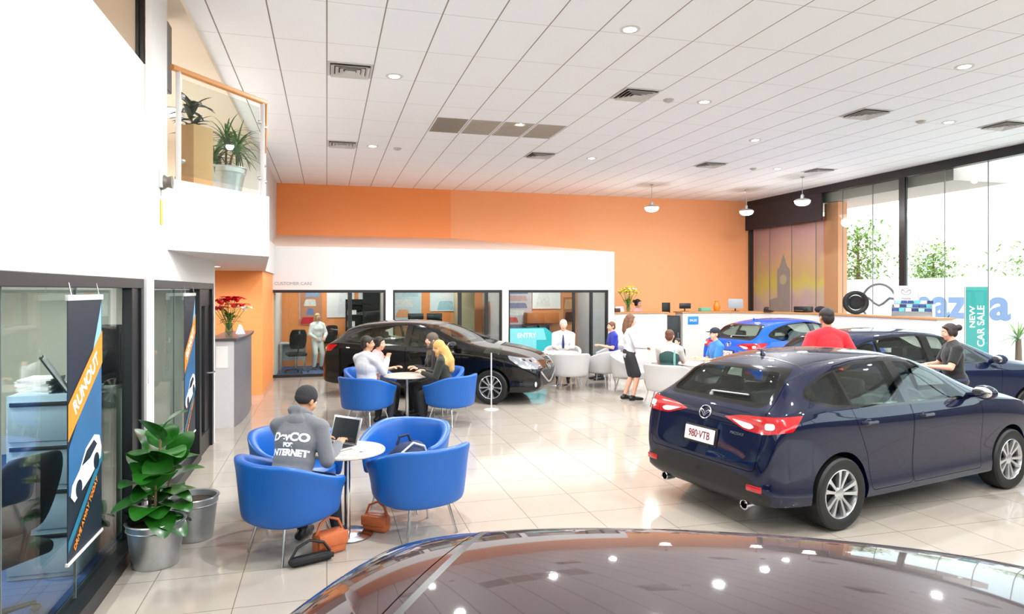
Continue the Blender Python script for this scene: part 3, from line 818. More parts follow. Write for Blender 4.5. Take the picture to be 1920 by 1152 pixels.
# glass wall on the right
ys = [7.02+1.0551*k for k in range(12)]+[19.68]
X0 = 13.6
bars = [(X0-.08,X0+.12,6.9,19.7,4.87,H), (X0-.05,X0+.1,6.9,19.7,0,.12), (X0-.04,X0+.05,13.36,13.54,.12,4.87), (X0-.1,X0+.12,6.9,7.02,.12,4.87), (X0-.05,X0+.1,19.6,19.69,.12,4.87)]
wr = glazing('window_7', [(X0,X0+.012,ys[k]+.006,ys[k+1]-.006,.12,4.87) for k in range(12)], bars, joints=[(X0-.004,X0+.016,y-.006,y+.006,.12,4.87) for y in ys[1:-1]])
b = B(); b.box(13.6, 13.75, -7, 6.9, 0, 2.5); struct('wall_right', b, mat('wall_right_grey', '55524f', .6, var=.02))
glazing('window_9', [(13.64,13.652,-7+2.78*k+.03,-7+2.78*(k+1)-.03,2.56,4.87) for k in range(5)], [(13.6,13.7,-7,6.9,4.87,H), (13.6,13.7,-7,6.9,2.5,2.56)]+[(13.6,13.7,-7+2.78*k-.04,-7+2.78*k+.04,2.56,4.87) for k in range(6)])
glazing('window_8', [(-1.4+2.5*k+.03,-1.4+2.5*(k+1)-.03,-7.06,-7.05,2.7,4.6) for k in range(6)], [(-1.5,13.6,-7.1,-7,4.6,H), (-1.5,13.6,-7.1,-7,2.6,2.7)]+[(-1.4+2.5*k-.05,-1.4+2.5*k+.05,-7.1,-7,2.7,4.6) for k in range(7)])
b = B(); b.box(-1.5, 13.6, -7.12, -7, 0, 2.6); struct('wall_front', b, mat('wall_right_grey', '55524f'))
b = B(); b.box(13.75, 15.4, 12.2, 20.5, 4.62, 5.1); struct('roof_eave', b, mat('eave_grey', 'b9aca8', .7))
b = B(); b.box(13.80, 14.1, 15.86, 16.40, -.15, 4.6); struct('pillar_outside', b, mat('pillar_orange', 'e9a27c', .7))
b = B(); b.box(13.44, 13.5, 16.1, 19.69, 4.1, 4.87); bl = b.build('roller_blind', mat('blind_dark', '2a2023', .8, var=.1)); tag(bl, 'dark brown blind across the top of the glass above the mural', 'blind')
b = B(); b.tube([(13.47,16.1,4.84),(13.47,19.66,4.84)], .03, 10); b.build('roller_tube', black, bl)
# mural board behind the glass
def mural_nodes(nt, bs):
    tc = nt.nodes.new('ShaderNodeTexCoord'); sp = nt.nodes.new('ShaderNodeSeparateXYZ'); nt.links.new(tc.outputs['Object'], sp.inputs[0])
    nz = nt.nodes.new('ShaderNodeTexNoise'); nz.inputs['Scale'].default_value = 1.3; nz.inputs['Detail'].default_value = 6; nt.links.new(tc.outputs['Object'], nz.inputs['Vector'])
    z = math_node(nt, 'ADD', sp.outputs[2], math_node(nt, 'MULTIPLY', math_node(nt, 'SUBTRACT', nz.outputs['Fac'], .5), 1.5))
    t = math_node(nt, 'DIVIDE', math_node(nt, 'SUBTRACT', z, .5), 3.6)
    cr = nt.nodes.new('ShaderNodeValToRGB'); nt.links.new(t, cr.inputs[0])
    el = cr.color_ramp.elements
    el[0].position = .12; el[0].color = lin('ffdabf'); el[1].position = .30; el[1].color = lin('e9bfd2')
    for p, c in ((.40,'f5cfc6'), (.50,'ffe378'), (.62,'ffca94'), (.80,'fbbdbb'), (1.0,'f2b3c4')):
        e = el.new(p); e.color = lin(c)
    nt.links.new(cr.outputs[0], bs.inputs['Base Color']); bs.inputs['Roughness'].default_value = .5
b = B(); b.box(13.80, 13.84, 16.42, 20.3, .6, 4.25)
mu = b.build('mural_board', nodemat('mural_print', mural_nodes), None, None); tag(mu, 'sunset mural board with a grey stone tower behind the corner glass', 'mural')
b = B()
for pts in ([(18.5,.9),(18.5,2.75),(18.35,2.9),(18.2,3.25),(18.05,2.9),(17.9,2.75),(17.9,.9)], [(18.9,.9),(18.9,1.8),(18.5,1.9),(18.5,.9)]):
    b.prism(pts, 13.785, 13.80, 'yz')
tw = b.build('painted_tower', mat('tower_grey', 'b3a3b0', .6, var=.2, scale=6), mu, None)
b = B(); b.tube([(13.784,18.2,2.45),(13.78,18.2,2.45)], .16, 24); b.build('painted_clock', mat('dial', 'd8c6b0', .6), tw, None)

# ---------------------------------------------------------------- ceiling fittings
lamp_glow = mat('downlight_glow', 'ffffff', .5, emit='fff4e6', es=14, var=0)
spots = []
rows = {0: (0.9, 5.72, 10.56), 1: (3.32, 8.14, 12.9)}
for n, y in enumerate((14.15, 11.6, 9.46, 7.06, 4.7, 2.35, 0.0, -2.35)):
    for x in rows[n % 2]:
        if (n, x) in ((0, 12.9),) or x > 12.5: continue
        spots.append((x, y))
def downlight():
    t = thing('downlight', 'small round white recessed downlight in the tiled ceiling', 'ceiling light', (0, 0, H), 0, 'recessed downlights')
    b = B(); b.lathe([(.075,-.006),(.11,-.010),(.118,-.004),(.118,0),(.075,0)], 28, closed=True); b.build('trim_ring', white, t)
    b = B(); b.lathe([(0,-.007),(.074,-.007),(.074,-.001),(0,-.001)], 28); b.build('diffuser', lamp_glow, t)
    return t
dl = downlight()
for i, (x, y) in enumerate(spots):
    o = dl if i == 0 else copy_tree(dl); o.location = (x, y, H)
c_ = copy_tree(dl); c_.location = (-1.75, 11.9, 2.5); c_['label'] = 'single downlight under the soffit beside the grey desk'; del c_['group']
vent_grey = mat('vent_grey', 'a7a09b', .5); vent_dark = mat('vent_dark', '4a4442', .6)
def vent():
    t = thing('ceiling_vent', 'square white four-way air vent set in the tiled ceiling', 'vent', (0, 0, H), 0, 'square ceiling vents')
    b = B(); w = .29
    b.sweep([[(-w,-w,-.002),(w,-w,-.002),(w,w,-.002),(-w,w,-.002)], [(-w,-w,-.012),(w,-w,-.012),(w,w,-.012),(-w,w,-.012)], [(-w+.03,-w+.03,-.012),(w-.03,-w+.03,-.012),(w-.03,w-.03,-.012),(-w+.03,w-.03,-.012)], [(-w+.03,-w+.03,-.002),(w-.03,-w+.03,-.002),(w-.03,w-.03,-.002),(-w+.03,w-.03,-.002)]], caps=False)
    b.build('frame', white, t)
    b = B(); b.box(-.26,.26,-.26,.26,-.003,-.001); b.build('throat', vent_dark, t)
    for k, m in enumerate((white,)*4):
        b = B()
        for j in range(4):
            r0, r1 = .25-j*.06, .25-j*.06-.045
            b.sweep([[(-r0,-r0,-.042),(r0,-r0,-.042),(r1,-r1,-.010),(-r1,-r1,-.010)], [(-r0,-r0,-.037),(r0,-r0,-.037),(r1,-r1,-.005),(-r1,-r1,-.005)]])
        bmesh.ops.transform(b.bm, matrix=Rz(k*pi/2), verts=b.bm.verts[:])
        b.build('louvre', m, t, None)
    return t
vt = vent()
for i, (x, y) in enumerate(((.3,9.34),(.3,14.1),(4.5,9.36),(4.5,14.1),(8.7,9.36),(8.7,14.1),(11.7,14.1),(11.7,9.36),(4.5,4.7),(8.7,4.7))):
    o = vt if i == 0 else copy_tree(vt); o.location = (x, y, H)
for i, (x, y) in enumerate(((5.12,9.5),(10.02,9.53),(1.42,14.22),(9.98,14.3))):
    b = B(); b.lathe([(0,-.045),(.045,-.04),(.075,-.02),(.085,0),(0,0)], 24, T=Tr(x, y, H))
    tag(b.build('smoke_detector', mat('detector_grey', 'bcb4ae', .5)), 'flat round grey smoke detector on the tiled ceiling', 'smoke detector', 'ceiling smoke detectors')
# return air grille of four tiles
t = thing('return_air_grille', 'long beige return air grille spanning four tiles of the ceiling', 'vent', (0, 0, H))
for k in range(4):
    xa = 1.83+.6*k; b = B()
    b.box(xa, xa+.54, 11.5, 12.55, -.006, 0)
    for j in range(16): b.box(xa+.02, xa+.52, 11.53+j*.063, 11.55+j*.063, -.016, -.004)
    b.build('grille_panel', mat('grille_beige_dark' if k == 0 else 'grille_beige', 'a1968a' if k == 0 else 'b9b0a6', .6), t, None)
# pendants
glow = mat('pendant_glass', 'fffdf8', .4, emit='fff6ea', es=2.2, var=0)
def pendant():
    t = thing('pendant_lamp', 'x', 'pendant lamp', (0, 0, 0))
    b = B(); b.lathe([(0,H),(.05,H),(.05,H-.03),(0,H-.035)], 16); b.build('ceiling_rose', steel, t)
    b = B(); b.tube([(0,0,H-.03),(0,0,4.56)], .008, 6); b.build('cord', steel, t)
    b = B(); b.lathe([(0,4.60),(.03,4.60),(.05,4.55),(.05,4.50),(.17,4.47),(.205,4.44),(.20,4.43),(0,4.44)], 32); b.build('cap', steel, t)
    b = B(); b.lathe([(.20,4.43),(.19,4.38),(.15,4.335),(.08,4.31),(0,4.305)], 32); b.build('lamp_shade', glow, t)
    return t
pe = pendant()
for i, (x, y, lb) in enumerate(((8.75,17.2,'white glass pendant hanging before the orange wall, above the flowers'), (11.85,17.3,'white glass pendant hanging in the corner beside the dark blind'), (11.9,14.95,'white glass pendant hanging in front of the dark blind'))):
    o = pe if i == 0 else copy_tree(pe); o.location = (x, y, 0); o['label'] = lb; o['group'] = 'white glass pendants'
# ---------------------------------------------------------------- balcony
wood = mat('oak_rail', 'c98a4a', .4, var=.15, scale=8); woodtop = mat('counter_wood', 'b98552', .4, var=.12, scale=6)
P0, P1, P2 = V((-1.47,7.30,3.2)), V((-.70,8.40,3.2)), V((-1.2,14.3,3.2))
t = thing('balcony_railing', 'glass balcony railing with an orange timber handrail and white posts', 'railing')
up = V((0, 0, 1))
b = B(); b.tube([P0+up*1.1, P1+up*1.1, P2+up*1.1], .032, 10); b.build('handrail', wood, t)
for p in (P0+(P1-P0)*.06, P1-(P1-P0)*.03, P1+(P2-P1)*.5, P2):
    b = B(); b.box(p.x-.022, p.x+.022, p.y-.022, p.y+.022, 3.2, 4.28, .004); b.build('post', white, t)
rail_glass = glass('rail_glass', 'f3f7f4', 1.35)
for a, c, f0, f1 in ((P0, P1, .10, .93), (P1, P2, .03, .48), (P1, P2, .52, .98)):
    d = (c-a); n = V((d.y, -d.x, 0)).normalized()*.005; q0, q1 = a+d*f0, a+d*f1
    b = B(); b.sweep([[q0-n+up*.06, q1-n+up*.06, q1-n+up*1.02, q0-n+up*1.02], [q0+n+up*.06, q1+n+up*.06, q1+n+up*1.02, q0+n+up*1.02]]); b.build('glass_panel', rail_glass, t, None)
    for q in (q0, q1):
        for z in (.2, .85):
            b = B(); b.sph(q+up*z, .025, 10, 8); b.build('clip', steel, t)

def leaf(b, base, d, ln, w, droop=.4, n=6, roll=0, cup=.25, shape='ovate'):
    """curved blade starting at base along d"""
    d = V(d).normalized(); side = d.cross(V((0, 0, 1))); side = side.normalized() if side.length > 1e-4 else V((1, 0, 0))
    side = Quaternion(d, roll) @ side; p = V(base); L = []; R_ = []; Mid = []
    for i in range(n+1):
        t = i/n
        ww = w*(sin(pi*min(1, t**.75*.97+.03))**.8 if shape == 'ovate' else (1-t)**.6*min(1, t*6+.35)) * .5
        nrm = side.cross(d).normalized()
        Mid.append(p.copy()); L.append(p+side*ww+nrm*ww*cup); R_.append(p-side*ww+nrm*ww*cup)
        p = p+d*ln/n
        d = (d+V((0, 0, -droop/n))).normalized(); side = (side-d*side.dot(d)).normalized()
    for i in range(n):
        for A_, C_ in ((L, Mid), (Mid, R_)):
            f = b.bm.faces.new([b.bm.verts.new(q) for q in (A_[i], A_[i+1], C_[i+1], C_[i])])
def leaf_mat(name, col, rough=.4):
    m = mat(name, col, rough, var=.25, scale=9)
    return m
rng = random.Random(3)
galv = mat('galvanised', 'c3c7c9', .32, .9, var=.12, scale=25)
def bucket(b, r0, r1, h, n=40):
    b.lathe([(0,.012),(r0-.01,.012),(r1-.012,h-.004),(r1+.008,h),(r1+.012,h-.008),(r1+.003,h-.018),(r1*.97+r0*.03,h*.84),(r1*.972+r0*.03+.005,h*.83),(r0*.2+r1*.8,h*.8),(r0,.004),(r0-.006,0),(0,0)], n)
# long-leaved plant on the balcony
t = thing('potted_plant', 'drooping long-leaved plant in silver bucket behind the balcony glass', 'plant', (-1.2, 8.90, 3.2))
b = B(); bucket(b, .17, .24, .40); b.build('bucket', galv, t)
b = B(); b.lathe([(0,.36),(.22,.36),(.22,.345),(0,.34)], 24); b.build('soil', mat('soil', '3a2a1e', .9), t)
b = B()
for (ax, ay, hh) in ((-.06,.02,.48),(.07,-.03,.62),(.0,.08,.74)): b.tube([(ax*.5,ay*.5,.33),(ax*1.2,ay,.55),(ax*2,ay*1.5,hh)], [.016,.013,.011], 7)
b.build('stem', mat('stem_brown', '7a6248', .8), t)
b = B()
for (ax, ay, hh) in ((-.12,.03,.48),(.14,-.045,.62),(.0,.12,.74)):
    for k in range(58):
        a = rng.uniform(0, 2*pi); e = rng.uniform(.0, 1.35)
        leaf(b, (ax, ay, hh+rng.uniform(-.1,.06)), (cos(a)*cos(e), sin(a)*cos(e), sin(e)), rng.uniform(.30,.45), .034, rng.uniform(1.2,2.3), 7, shape='blade')
b.build('foliage', leaf_mat('leaf_grey_green', '5c7a4c', .45), t, None)
b = B(); b.box(-.13,.13,-.13,.13,0,.64,.004); cb = b.build('cardboard_box', mat('cardboard', 'c49a6c', .8, var=.06)); cb.location = (-1.36, 7.84, 3.2); cb.rotation_euler = (0, 0, .93)
tag(cb, 'tall brown cardboard box standing behind the balcony glass', 'box')
t = thing('potted_plant', 'tall dark-leaved plant in black pot behind the cardboard box', 'plant', (-1.65, 9.30, 3.2))
b = B(); b.lathe([(0,0),(.15,0),(.19,.32),(.17,.32),(.0,.28)], 24); b.build('pot', black, t)
b = B(); b.tube([(0,0,.28),(.02,.01,.8),(0,0,1.25)], [.02,.016,.01], 7); b.build('stem', mat('stem_brown', '7a6248'), t)
b = B()
for k in range(46):
    a = rng.uniform(0, 2*pi); e = rng.uniform(-.1, 1.1); leaf(b, (0, 0, rng.uniform(.75,1.28)), (cos(a)*cos(e), sin(a)*cos(e), sin(e)), rng.uniform(.2,.32), .075, .9, 5)
b.build('foliage', leaf_mat('leaf_dark', '25301f'), t, None)
for yy, lb in ((4.6,'above the white parapet'),(9.2,'over the balcony'),(12.0,'at the far end of the upper floor')):  # panels added to brighten the upper floor
    t = thing('ceiling_panel_light', 'added square light panel in the upper ceiling '+lb, 'ceiling light', (-2.6,yy,5.0))
    b = B(); b.box(-.32,.32,-.32,.32,-.02,0,.003); b.build('frame', white, t); b = B(); b.box(-.28,.28,-.28,.28,-.024,-.02); b.build('diffuser', mat('office_light', 'ffffff', .5, emit='fff8f0', es=6, var=0), t, None)
# siren on the pier with a yellow tag
t = thing('wall_siren', 'small round grey siren with yellow tag high on the white pier', 'siren', (-1.5, 6.98, 3.12))
b = B(); b.lathe([(0,0),(.07,0),(.075,.02),(.05,.06),(.06,.10),(0,.105)], 20, T=Ry(pi/2)); b.build('horn', mat('siren_grey', '6b6259', .4), t)
b = B(); b.box(.0,.03,-.08,.08,-.06,.10,.006, T=Tr(-.001,0,0)); b.build('back_plate', white, t)
b = B(); b.box(.002,.010,-.035,.035,-.40,-.17,.003); b.build('yellow_tag', mat('tag_yellow', 'f0c93a', .5), t); b = B(); b.tube([(.01,0,-.06),(.006,0,-.13)], .006, 6); b.build('tag_cord', steel, t)

# ---------------------------------------------------------------- left office and its banners
navy_print = mat('banner_navy', '12202f', .4, var=.3, scale=2)
def banner(y0, y1, label, word, variant=0):
    t = thing('hanging_banner', label, 'banner', (-1.487, y0, 0)); w = y1-y0
    def Q(u, v): return (0, u*w, .47+v*1.58)       # u 0..1 from near edge, v 0..1 upwards
    b = B(); b.box(-.004, 0, 0, w, .47, 2.05); sh = b.build('sheet', navy_print, t, None)
    b = B(); b.box(-.012,.008,-.01,w+.01,2.04,2.075,.003); b.build('top_rail', white, t)
    b = B(); b.box(-.012,.008,-.01,w+.01,.455,.475,.003); b.build('bottom_rail', white, t)
    b = B(); b.tube([(0,.06,2.07),(-.016,.06,2.15)], .004, 5); b.tube([(0,w-.06,2.07),(-.016,w-.06,2.15)], .004, 5); b.build('cord', steel, t)
    def poly(name, pts, m, lift):
        b = B(); r0 = [(.001+lift, *Q(u, v)[1:]) for u, v in pts]; r1 = [(.0005+lift+.001, *Q(u, v)[1:]) for u, v in pts]
        b.sweep([r0, r1]); return b.build(name, m, t, None)
    poly('light_sweep', [(.55,.66),(.98,.98),(.98,.62),(.62,.5)], mat('banner_sky', '7fb2d8', .4, var=.3, scale=3), 0)
    poly('blue_panel', [(.02,.43),(.98,.80),(.98,.30),(.02,.25)], mat('banner_blue', '2b5f8a', .4, var=.4, scale=3), .0005)
    poly('orange_band', [(.0,.46),(.0,.60),(1,.86),(1,.72)], mat('banner_orange', 'f08a24', .4, var=.08), .002)
    poly('teal_panel', [(.0,.08),(1,.34),(1,.30),(.0,.04)], mat('banner_teal', '1d6a86', .4, var=.2), .002)
    body = [(.06,.245),(.10,.285),(.30,.325),(.48,.395),(.74,.43),(.90,.415),(.97,.36),(.95,.32),(.62,.265),(.16,.215)]
    poly('car_picture', body, mat('banner_white', 'e4e8ee', .4, var=.15, scale=30), .003)
    poly('car_picture_glass', [(.36,.335),(.50,.383),(.72,.41),(.82,.385),(.60,.345)], navy_print, .0045)
    for cu, cv in ((.28,.255),(.80,.315)):
        b = B(); c = Q(cu, cv); b.tube([(.004, c[1], c[2]), (.0065, c[1], c[2])], .055, 20); b.build('car_picture_wheel', navy_print, t, None)
    fr = M(((0,0,1,0),(1,0,0,0),(0,1,0,0),(0,0,0,1)))     # text x -> +y, y -> z, facing +x
    sl = atan2(.26*1.58, w)
    lettering(word, .125, mat('banner_white', 'e4e8ee'), Tr(.0045, *Q(.5,.66)[1:]) @ fr @ Rz(sl), t, sx=1.0, bold=.003, extrude=.001)
    lettering('DRIVE AWAY TODAY', .055, mat('banner_orange', 'f08a24'), Tr(.0035, *Q(.5,.135)[1:]) @ fr @ Rz(sl+.08), t, bold=.001, extrude=.001)
    return t
banner(4.58, 5.21, 'tall navy banner with orange band and white car hanging before the near glass', 'RUNOUT')
banner(8.0, 8.62, 'second navy banner with orange band, hanging before the farther glass', 'RUNOUT')
pale = mat('cabinet_pale_blue', '9fb6c6', .4, var=.03); pgreen = mat('cupboard_pale_green', 'bccbc0', .5, var=.03)
t = thing('filing_cabinet', 'pale blue four-drawer filing cabinet behind the near glass', 'filing cabinet', (-2.22, 5.62, 0))
b = B(); b.box(0,.46,.02,.62,.01,1.34,.006); b.build('body', pale, t)
for k in range(4):
    b = B(); b.box(.015,.445,.0,.02,.05+k*.32,.05+k*.32+.285,.004); d = b.build('drawer', pale, t)
    b = B(); b.box(.03,.43,-.012,.004,.05+k*.32+.255,.05+k*.32+.285,.003); b.build('handle', black, d)
t = thing('cupboard', 'long pale green cupboard beside the filing cabinet', 'cupboard', (-2.22, 6.27, 0))
b = B(); b.box(0,.5,0,1.3,.0,1.30,.006); b.build('body', pgreen, t)
for k in range(2): 
    b = B(); b.box(.5,.515,.02+k*.64,.64+k*.64,.04,1.27,.004); d = b.build('door', pgreen, t)
    b = B(); b.box(.515,.53,.56 if k == 0 else .70,.58 if k == 0 else .72,.7,.9,.003); b.build('handle', steel, d)
t = thing('coffee_machine', 'black coffee machine with light panel standing on the green cupboard', 'coffee machine', (-2.0, 6.42, 1.30))
b = B(); b.box(0,.30,0,.34,0,.50,.02); b.build('body', black, t)
b = B(); b.box(.30,.31,.05,.2,.12,.44,.004); b.build('front_panel', mat('panel_pale', 'cfd6d2', .3), t)
b = B(); b.box(.30,.36,.04,.3,.0,.03,.004); b.build('drip_tray', steel, t)
# papers and folders on the cabinet
b = B()
for k in range(9): b.box(-.10+rng.uniform(-.01,.01),.11+rng.uniform(-.01,.01),-.15,.15,.012*k,.012*k+.011, T=Rz(rng.uniform(-.1,.1)))
o = b.build('paper_stack', mat('paper_white', 'e8e6e4', .7), None, None); o.location = (-2.08, 5.85, 1.34); tag(o, 'loose stack of white papers on the pale blue filing cabinet', 'papers')
t = thing('ring_binder', 'black and white ring binder leaning open on the filing cabinet', 'binder', (-1.9, 5.86, 1.34), .3)
b = B(); b.box(-.012,0,-.15,.15,0,.32,.002, T=Ry(-.55)); b.box(.012,.024,-.15,.15,0,.32,.002, T=Tr(.02,0,0) @ Ry(.25)); b.build('cover', black, t)
b = B(); b.box(0,.012,-.14,.14,.01,.30, T=Ry(-.55)); b.build('pages', mat('paper_white', 'e8e6e4'), t, None)
o = B(); o.box(-.004,.004,-.11,.11,0,.29,.001, T=Ry(.35)); o = o.build('brochure', mat('brochure_teal', '3a8f8a', .4, var=.3)); o.location = (-1.82, 6.05, 1.34); tag(o, 'teal brochure propped upright on the filing cabinet', 'brochure')
# office chair and desk
def office_chair(loc, rz, label):
    t = thing('office_chair', label, 'office chair', loc, rz)
    dark = mat('chair_black_fabric', '191715', .8, var=.15)
    b = B(); b.box(-.24,.24,-.24,.24,.44,.53,.04, seg=3); b.build('seat', dark, t)
    b = B(); b.grid(lambda u, v: ((u-.5)*.44*(1-.25*abs(2*v-1)**3), -.24-.06*sin(pi*u)-.18*v+.03, .62+.50*v), 8, 8)
    me = with_mods(b.mesh(), ('SOLIDIFY', {'thickness': .06}), ('SUBSURF', {'levels': 1, 'render_levels': 1})); o = link('backrest', me, dark, t); smooth(me, None)
    b = B(); b.tube([(0,-.1,.46),(0,-.26,.48),(0,-.33,.75)], .02, 8); b.build('back_arm', black, t)
    b = B(); b.tube([(0,0,.10),(0,0,.45)], .028, 10); b.build('gas_post', steel, t)
    b = B()
    for k in range(5):
        a = 2*pi*k/5; b.tube([(0,0,.11),(cos(a)*.28,sin(a)*.28,.07)], [.022,.016], 6)
    b.build('star_base', black, t)
    for k in range(5):
        a = 2*pi*k/5; b = B(); b.sph((cos(a)*.29, sin(a)*.29, .03), (.03,.03,.03), 10, 8); b.build('castor', black, t)
    return t
office_chair((-1.98, 4.82, .008), 1.0, 'black office chair beside the filing cabinet behind the near glass')
t = thing('office_desk', 'dark office desk with black legs behind the near glass', 'desk', (-3.6, 3.5, .008))
b = B(); b.box(0,1.35,0,.7,.70,.73,.004); b.build('desktop', mat('desk_dark', '2b2725', .4), t)
for x in (.04, 1.31):
    for y in (.04, .66): b = B(); b.box(x-.02,x+.02,y-.02,y+.02,0,.70); b.build('leg', black, t, None)
t = thing('computer_monitor', 'black computer monitor standing on the dark office desk', 'monitor', (-2.75, 3.9, .738), .9)
b = B(); b.box(-.26,.26,-.015,.015,.12,.45,.006); b.build('screen', mat('screen_dark', '0e1114', .2), t); b = B(); b.tube([(0,.02,.01),(0,.02,.2)], .02, 8); b.box(-.12,.12,-.08,.1,0,.014,.003); b.build('stand', black, t)

# ---------------------------------------------------------------- fig in a metal pot, second pot
t = thing('potted_fig', 'fiddle-leaf fig with big glossy leaves in a silver metal pot', 'plant', (-1.27, 5.75, 0))
b = B(); bucket(b, .165, .205, .34, 48); b.build('pot', galv, t)
b = B(); b.lathe([(0,.29),(.185,.29),(.185,.27),(0,.27)], 24); b.build('soil', mat('soil', '3a2a1e'), t)
b = B(); stems = [((0,0),(.04,-.02),1.0),((.03,.03),(.12,.05),.78),((-.04,.0),(-.06,.06),.74),((0,-.04),(.03,-.14),.66)]
for (a, c, hh) in stems: b.tube([(a[0],a[1],.30),((a[0]+c[0])/2,(a[1]+c[1])/2,(.3+hh)/2),(c[0],c[1],hh)], [.014,.012,.008], 7)
b.build('stem', mat('stem_brown', '7a6248'), t)
b = B()
for (a, c, hh) in stems:
    n = int((hh-.30)/.05)
    for k in range(n):
        f = k/max(1, n-1); z = .33+(hh-.33)*f; px, py = a[0]+(c[0]-a[0])*f, a[1]+(c[1]-a[1])*f
        an = k*2.4+hh*9; e = .05+.95*f+rng.uniform(-.15,.15)
        dx = cos(an)
        if px+dx*.3 < -.26: dx = dx*.35
        leaf(b, (px, py, z), (dx*cos(e), sin(an)*cos(e), sin(e)), rng.uniform(.27,.36), rng.uniform(.22,.29), rng.uniform(.8,1.5), 7, cup=.18)
me = with_mods(b.mesh(False), ('WELD', {'merge_threshold': .0005}), ('SUBSURF', {'levels': 1, 'render_levels': 1}))
smooth(me, None); link('foliage', me, mat('leaf_fig', '1f5c16', .28, var=.4, scale=7, coat=.3), t)
t = thing('metal_pot', 'silver metal pot half hidden behind the potted fig', 'pot', (-1.09, 6.27, 0))
b = B(); bucket(b, .15, .19, .36, 48); b.build('bucket', galv, t)
b = B(); b.lathe([(0,.31),(.17,.31),(.17,.29),(0,.29)], 24); b.build('soil', mat('soil', '3a2a1e'), t)

# ---------------------------------------------------------------- greeting desk with red flowers
granite = mat('granite_grey', '6d6b70', .35, var=.3, scale=40); desk_w = mat('desk_pale', 'c9c8cc', .4)
t = thing('greeting_desk', 'tall grey stone-clad desk with pale end in the recess', 'desk', (0, 0, 0))
b = B(); b.prism([(-1.72,11.15),(-1.37,11.15),(-1.31,11.6),(-1.29,12.3),(-1.33,13.2),(-1.72,13.2)], .0, 1.33, 'xy'); b.build('body', granite, t)
b = B(); b.box(-1.72,-1.375,11.13,11.15,0,1.33); b.build('end_panel', desk_w, t)
b = B(); b.prism([(-1.75,11.10),(-1.34,11.10),(-1.27,11.6),(-1.25,12.3),(-1.29,13.25),(-1.75,13.25)], 1.33, 1.37, 'xy'); b.build('desktop', mat('desk_top_dark', '4b484c', .3, var=.15), t)
o = B(); o.box(-1.63,-1.46,11.124,11.129,.92,1.25); o = o.build('notice_sheet', mat('paper_white', 'e8e6e4'), None, None); tag(o, 'white notice sheet stuck on the pale desk end', 'notice')
def bouquet(loc, label, petals, vase_m, n=14, spread=.22, hh=.5, greens='4e7a2a', second=None, pr=.05, every=3):
    t = thing('flower_vase', label, 'flowers', loc)
    b = B(); b.lathe([(0,0),(.05,0),(.065,.08),(.05,.19),(.06,.22),(.05,.22),(.04,.19),(.055,.08),(0,.01)], 24); b.build('vase', vase_m, t)
    tips = []
    b = B()
    for k in range(n):
        a = k*2.4; r = spread*math.sqrt((k+.5)/n); z = hh-.18*(r/spread)**2+rng.uniform(-.03,.05); tp = V((r*cos(a), r*sin(a), z)); tips.append(tp)
        b.tube([(0,0,.1), tp*.5+V((0,0,.06)), tp], .005, 5)
    b.build('stem', mat('stem_green', '5f8a38', .6), t)
    b = B()
    for k in range(26):
        a = rng.uniform(0, 2*pi); e = rng.uniform(.1, 1.2); leaf(b, (0,0,.2+rng.uniform(0,.12)), (cos(a)*cos(e), sin(a)*cos(e), sin(e)), rng.uniform(.16,.28), .05, .8, 5)
    b.build('foliage', leaf_mat('leaf_'+greens, greens), t, None)
    for mi, (nm, m) in enumerate((('bloom', petals), ('bloom', second))):
        if m is None: continue
        for k, tp in enumerate(tips):
            if (second is not None) and (k % every == every-1) != (mi == 1): continue
            b = B()
            for j in range(6):
                a = j*pi/3+k; leaf(b, tp, (cos(a), sin(a), .9), pr*1.7, pr*1.1, 1.6, 4)
            b.sph(tp+V((0,0,.02)), pr*.35, 8, 6); b.build(nm, m, t, None)
    return t
clear = glass('vase_glass', 'dfeee6', 1.5)
bouquet((-1.50,11.55,1.37), 'bouquet of red flowers in glass vase on the grey desk', mat('petal_red', 'dd101c', .5, var=.2), clear, 15, .26, .58, second=mat('petal_cream', 'f3ead8', .5), pr=.10, every=7)
o = B(); o.prism([(-.06,0),(.06,0),(.0,.16)], -.11, .11, 'xz', T=Rz(.3)); o = o.build('tent_card', mat('card_print', 'd9dbe2', .5, var=.3, scale=14), None, None); o.location = (-1.41, 12.25, 1.37); tag(o, 'small folded card standing on the grey desk beside the flowers', 'card')
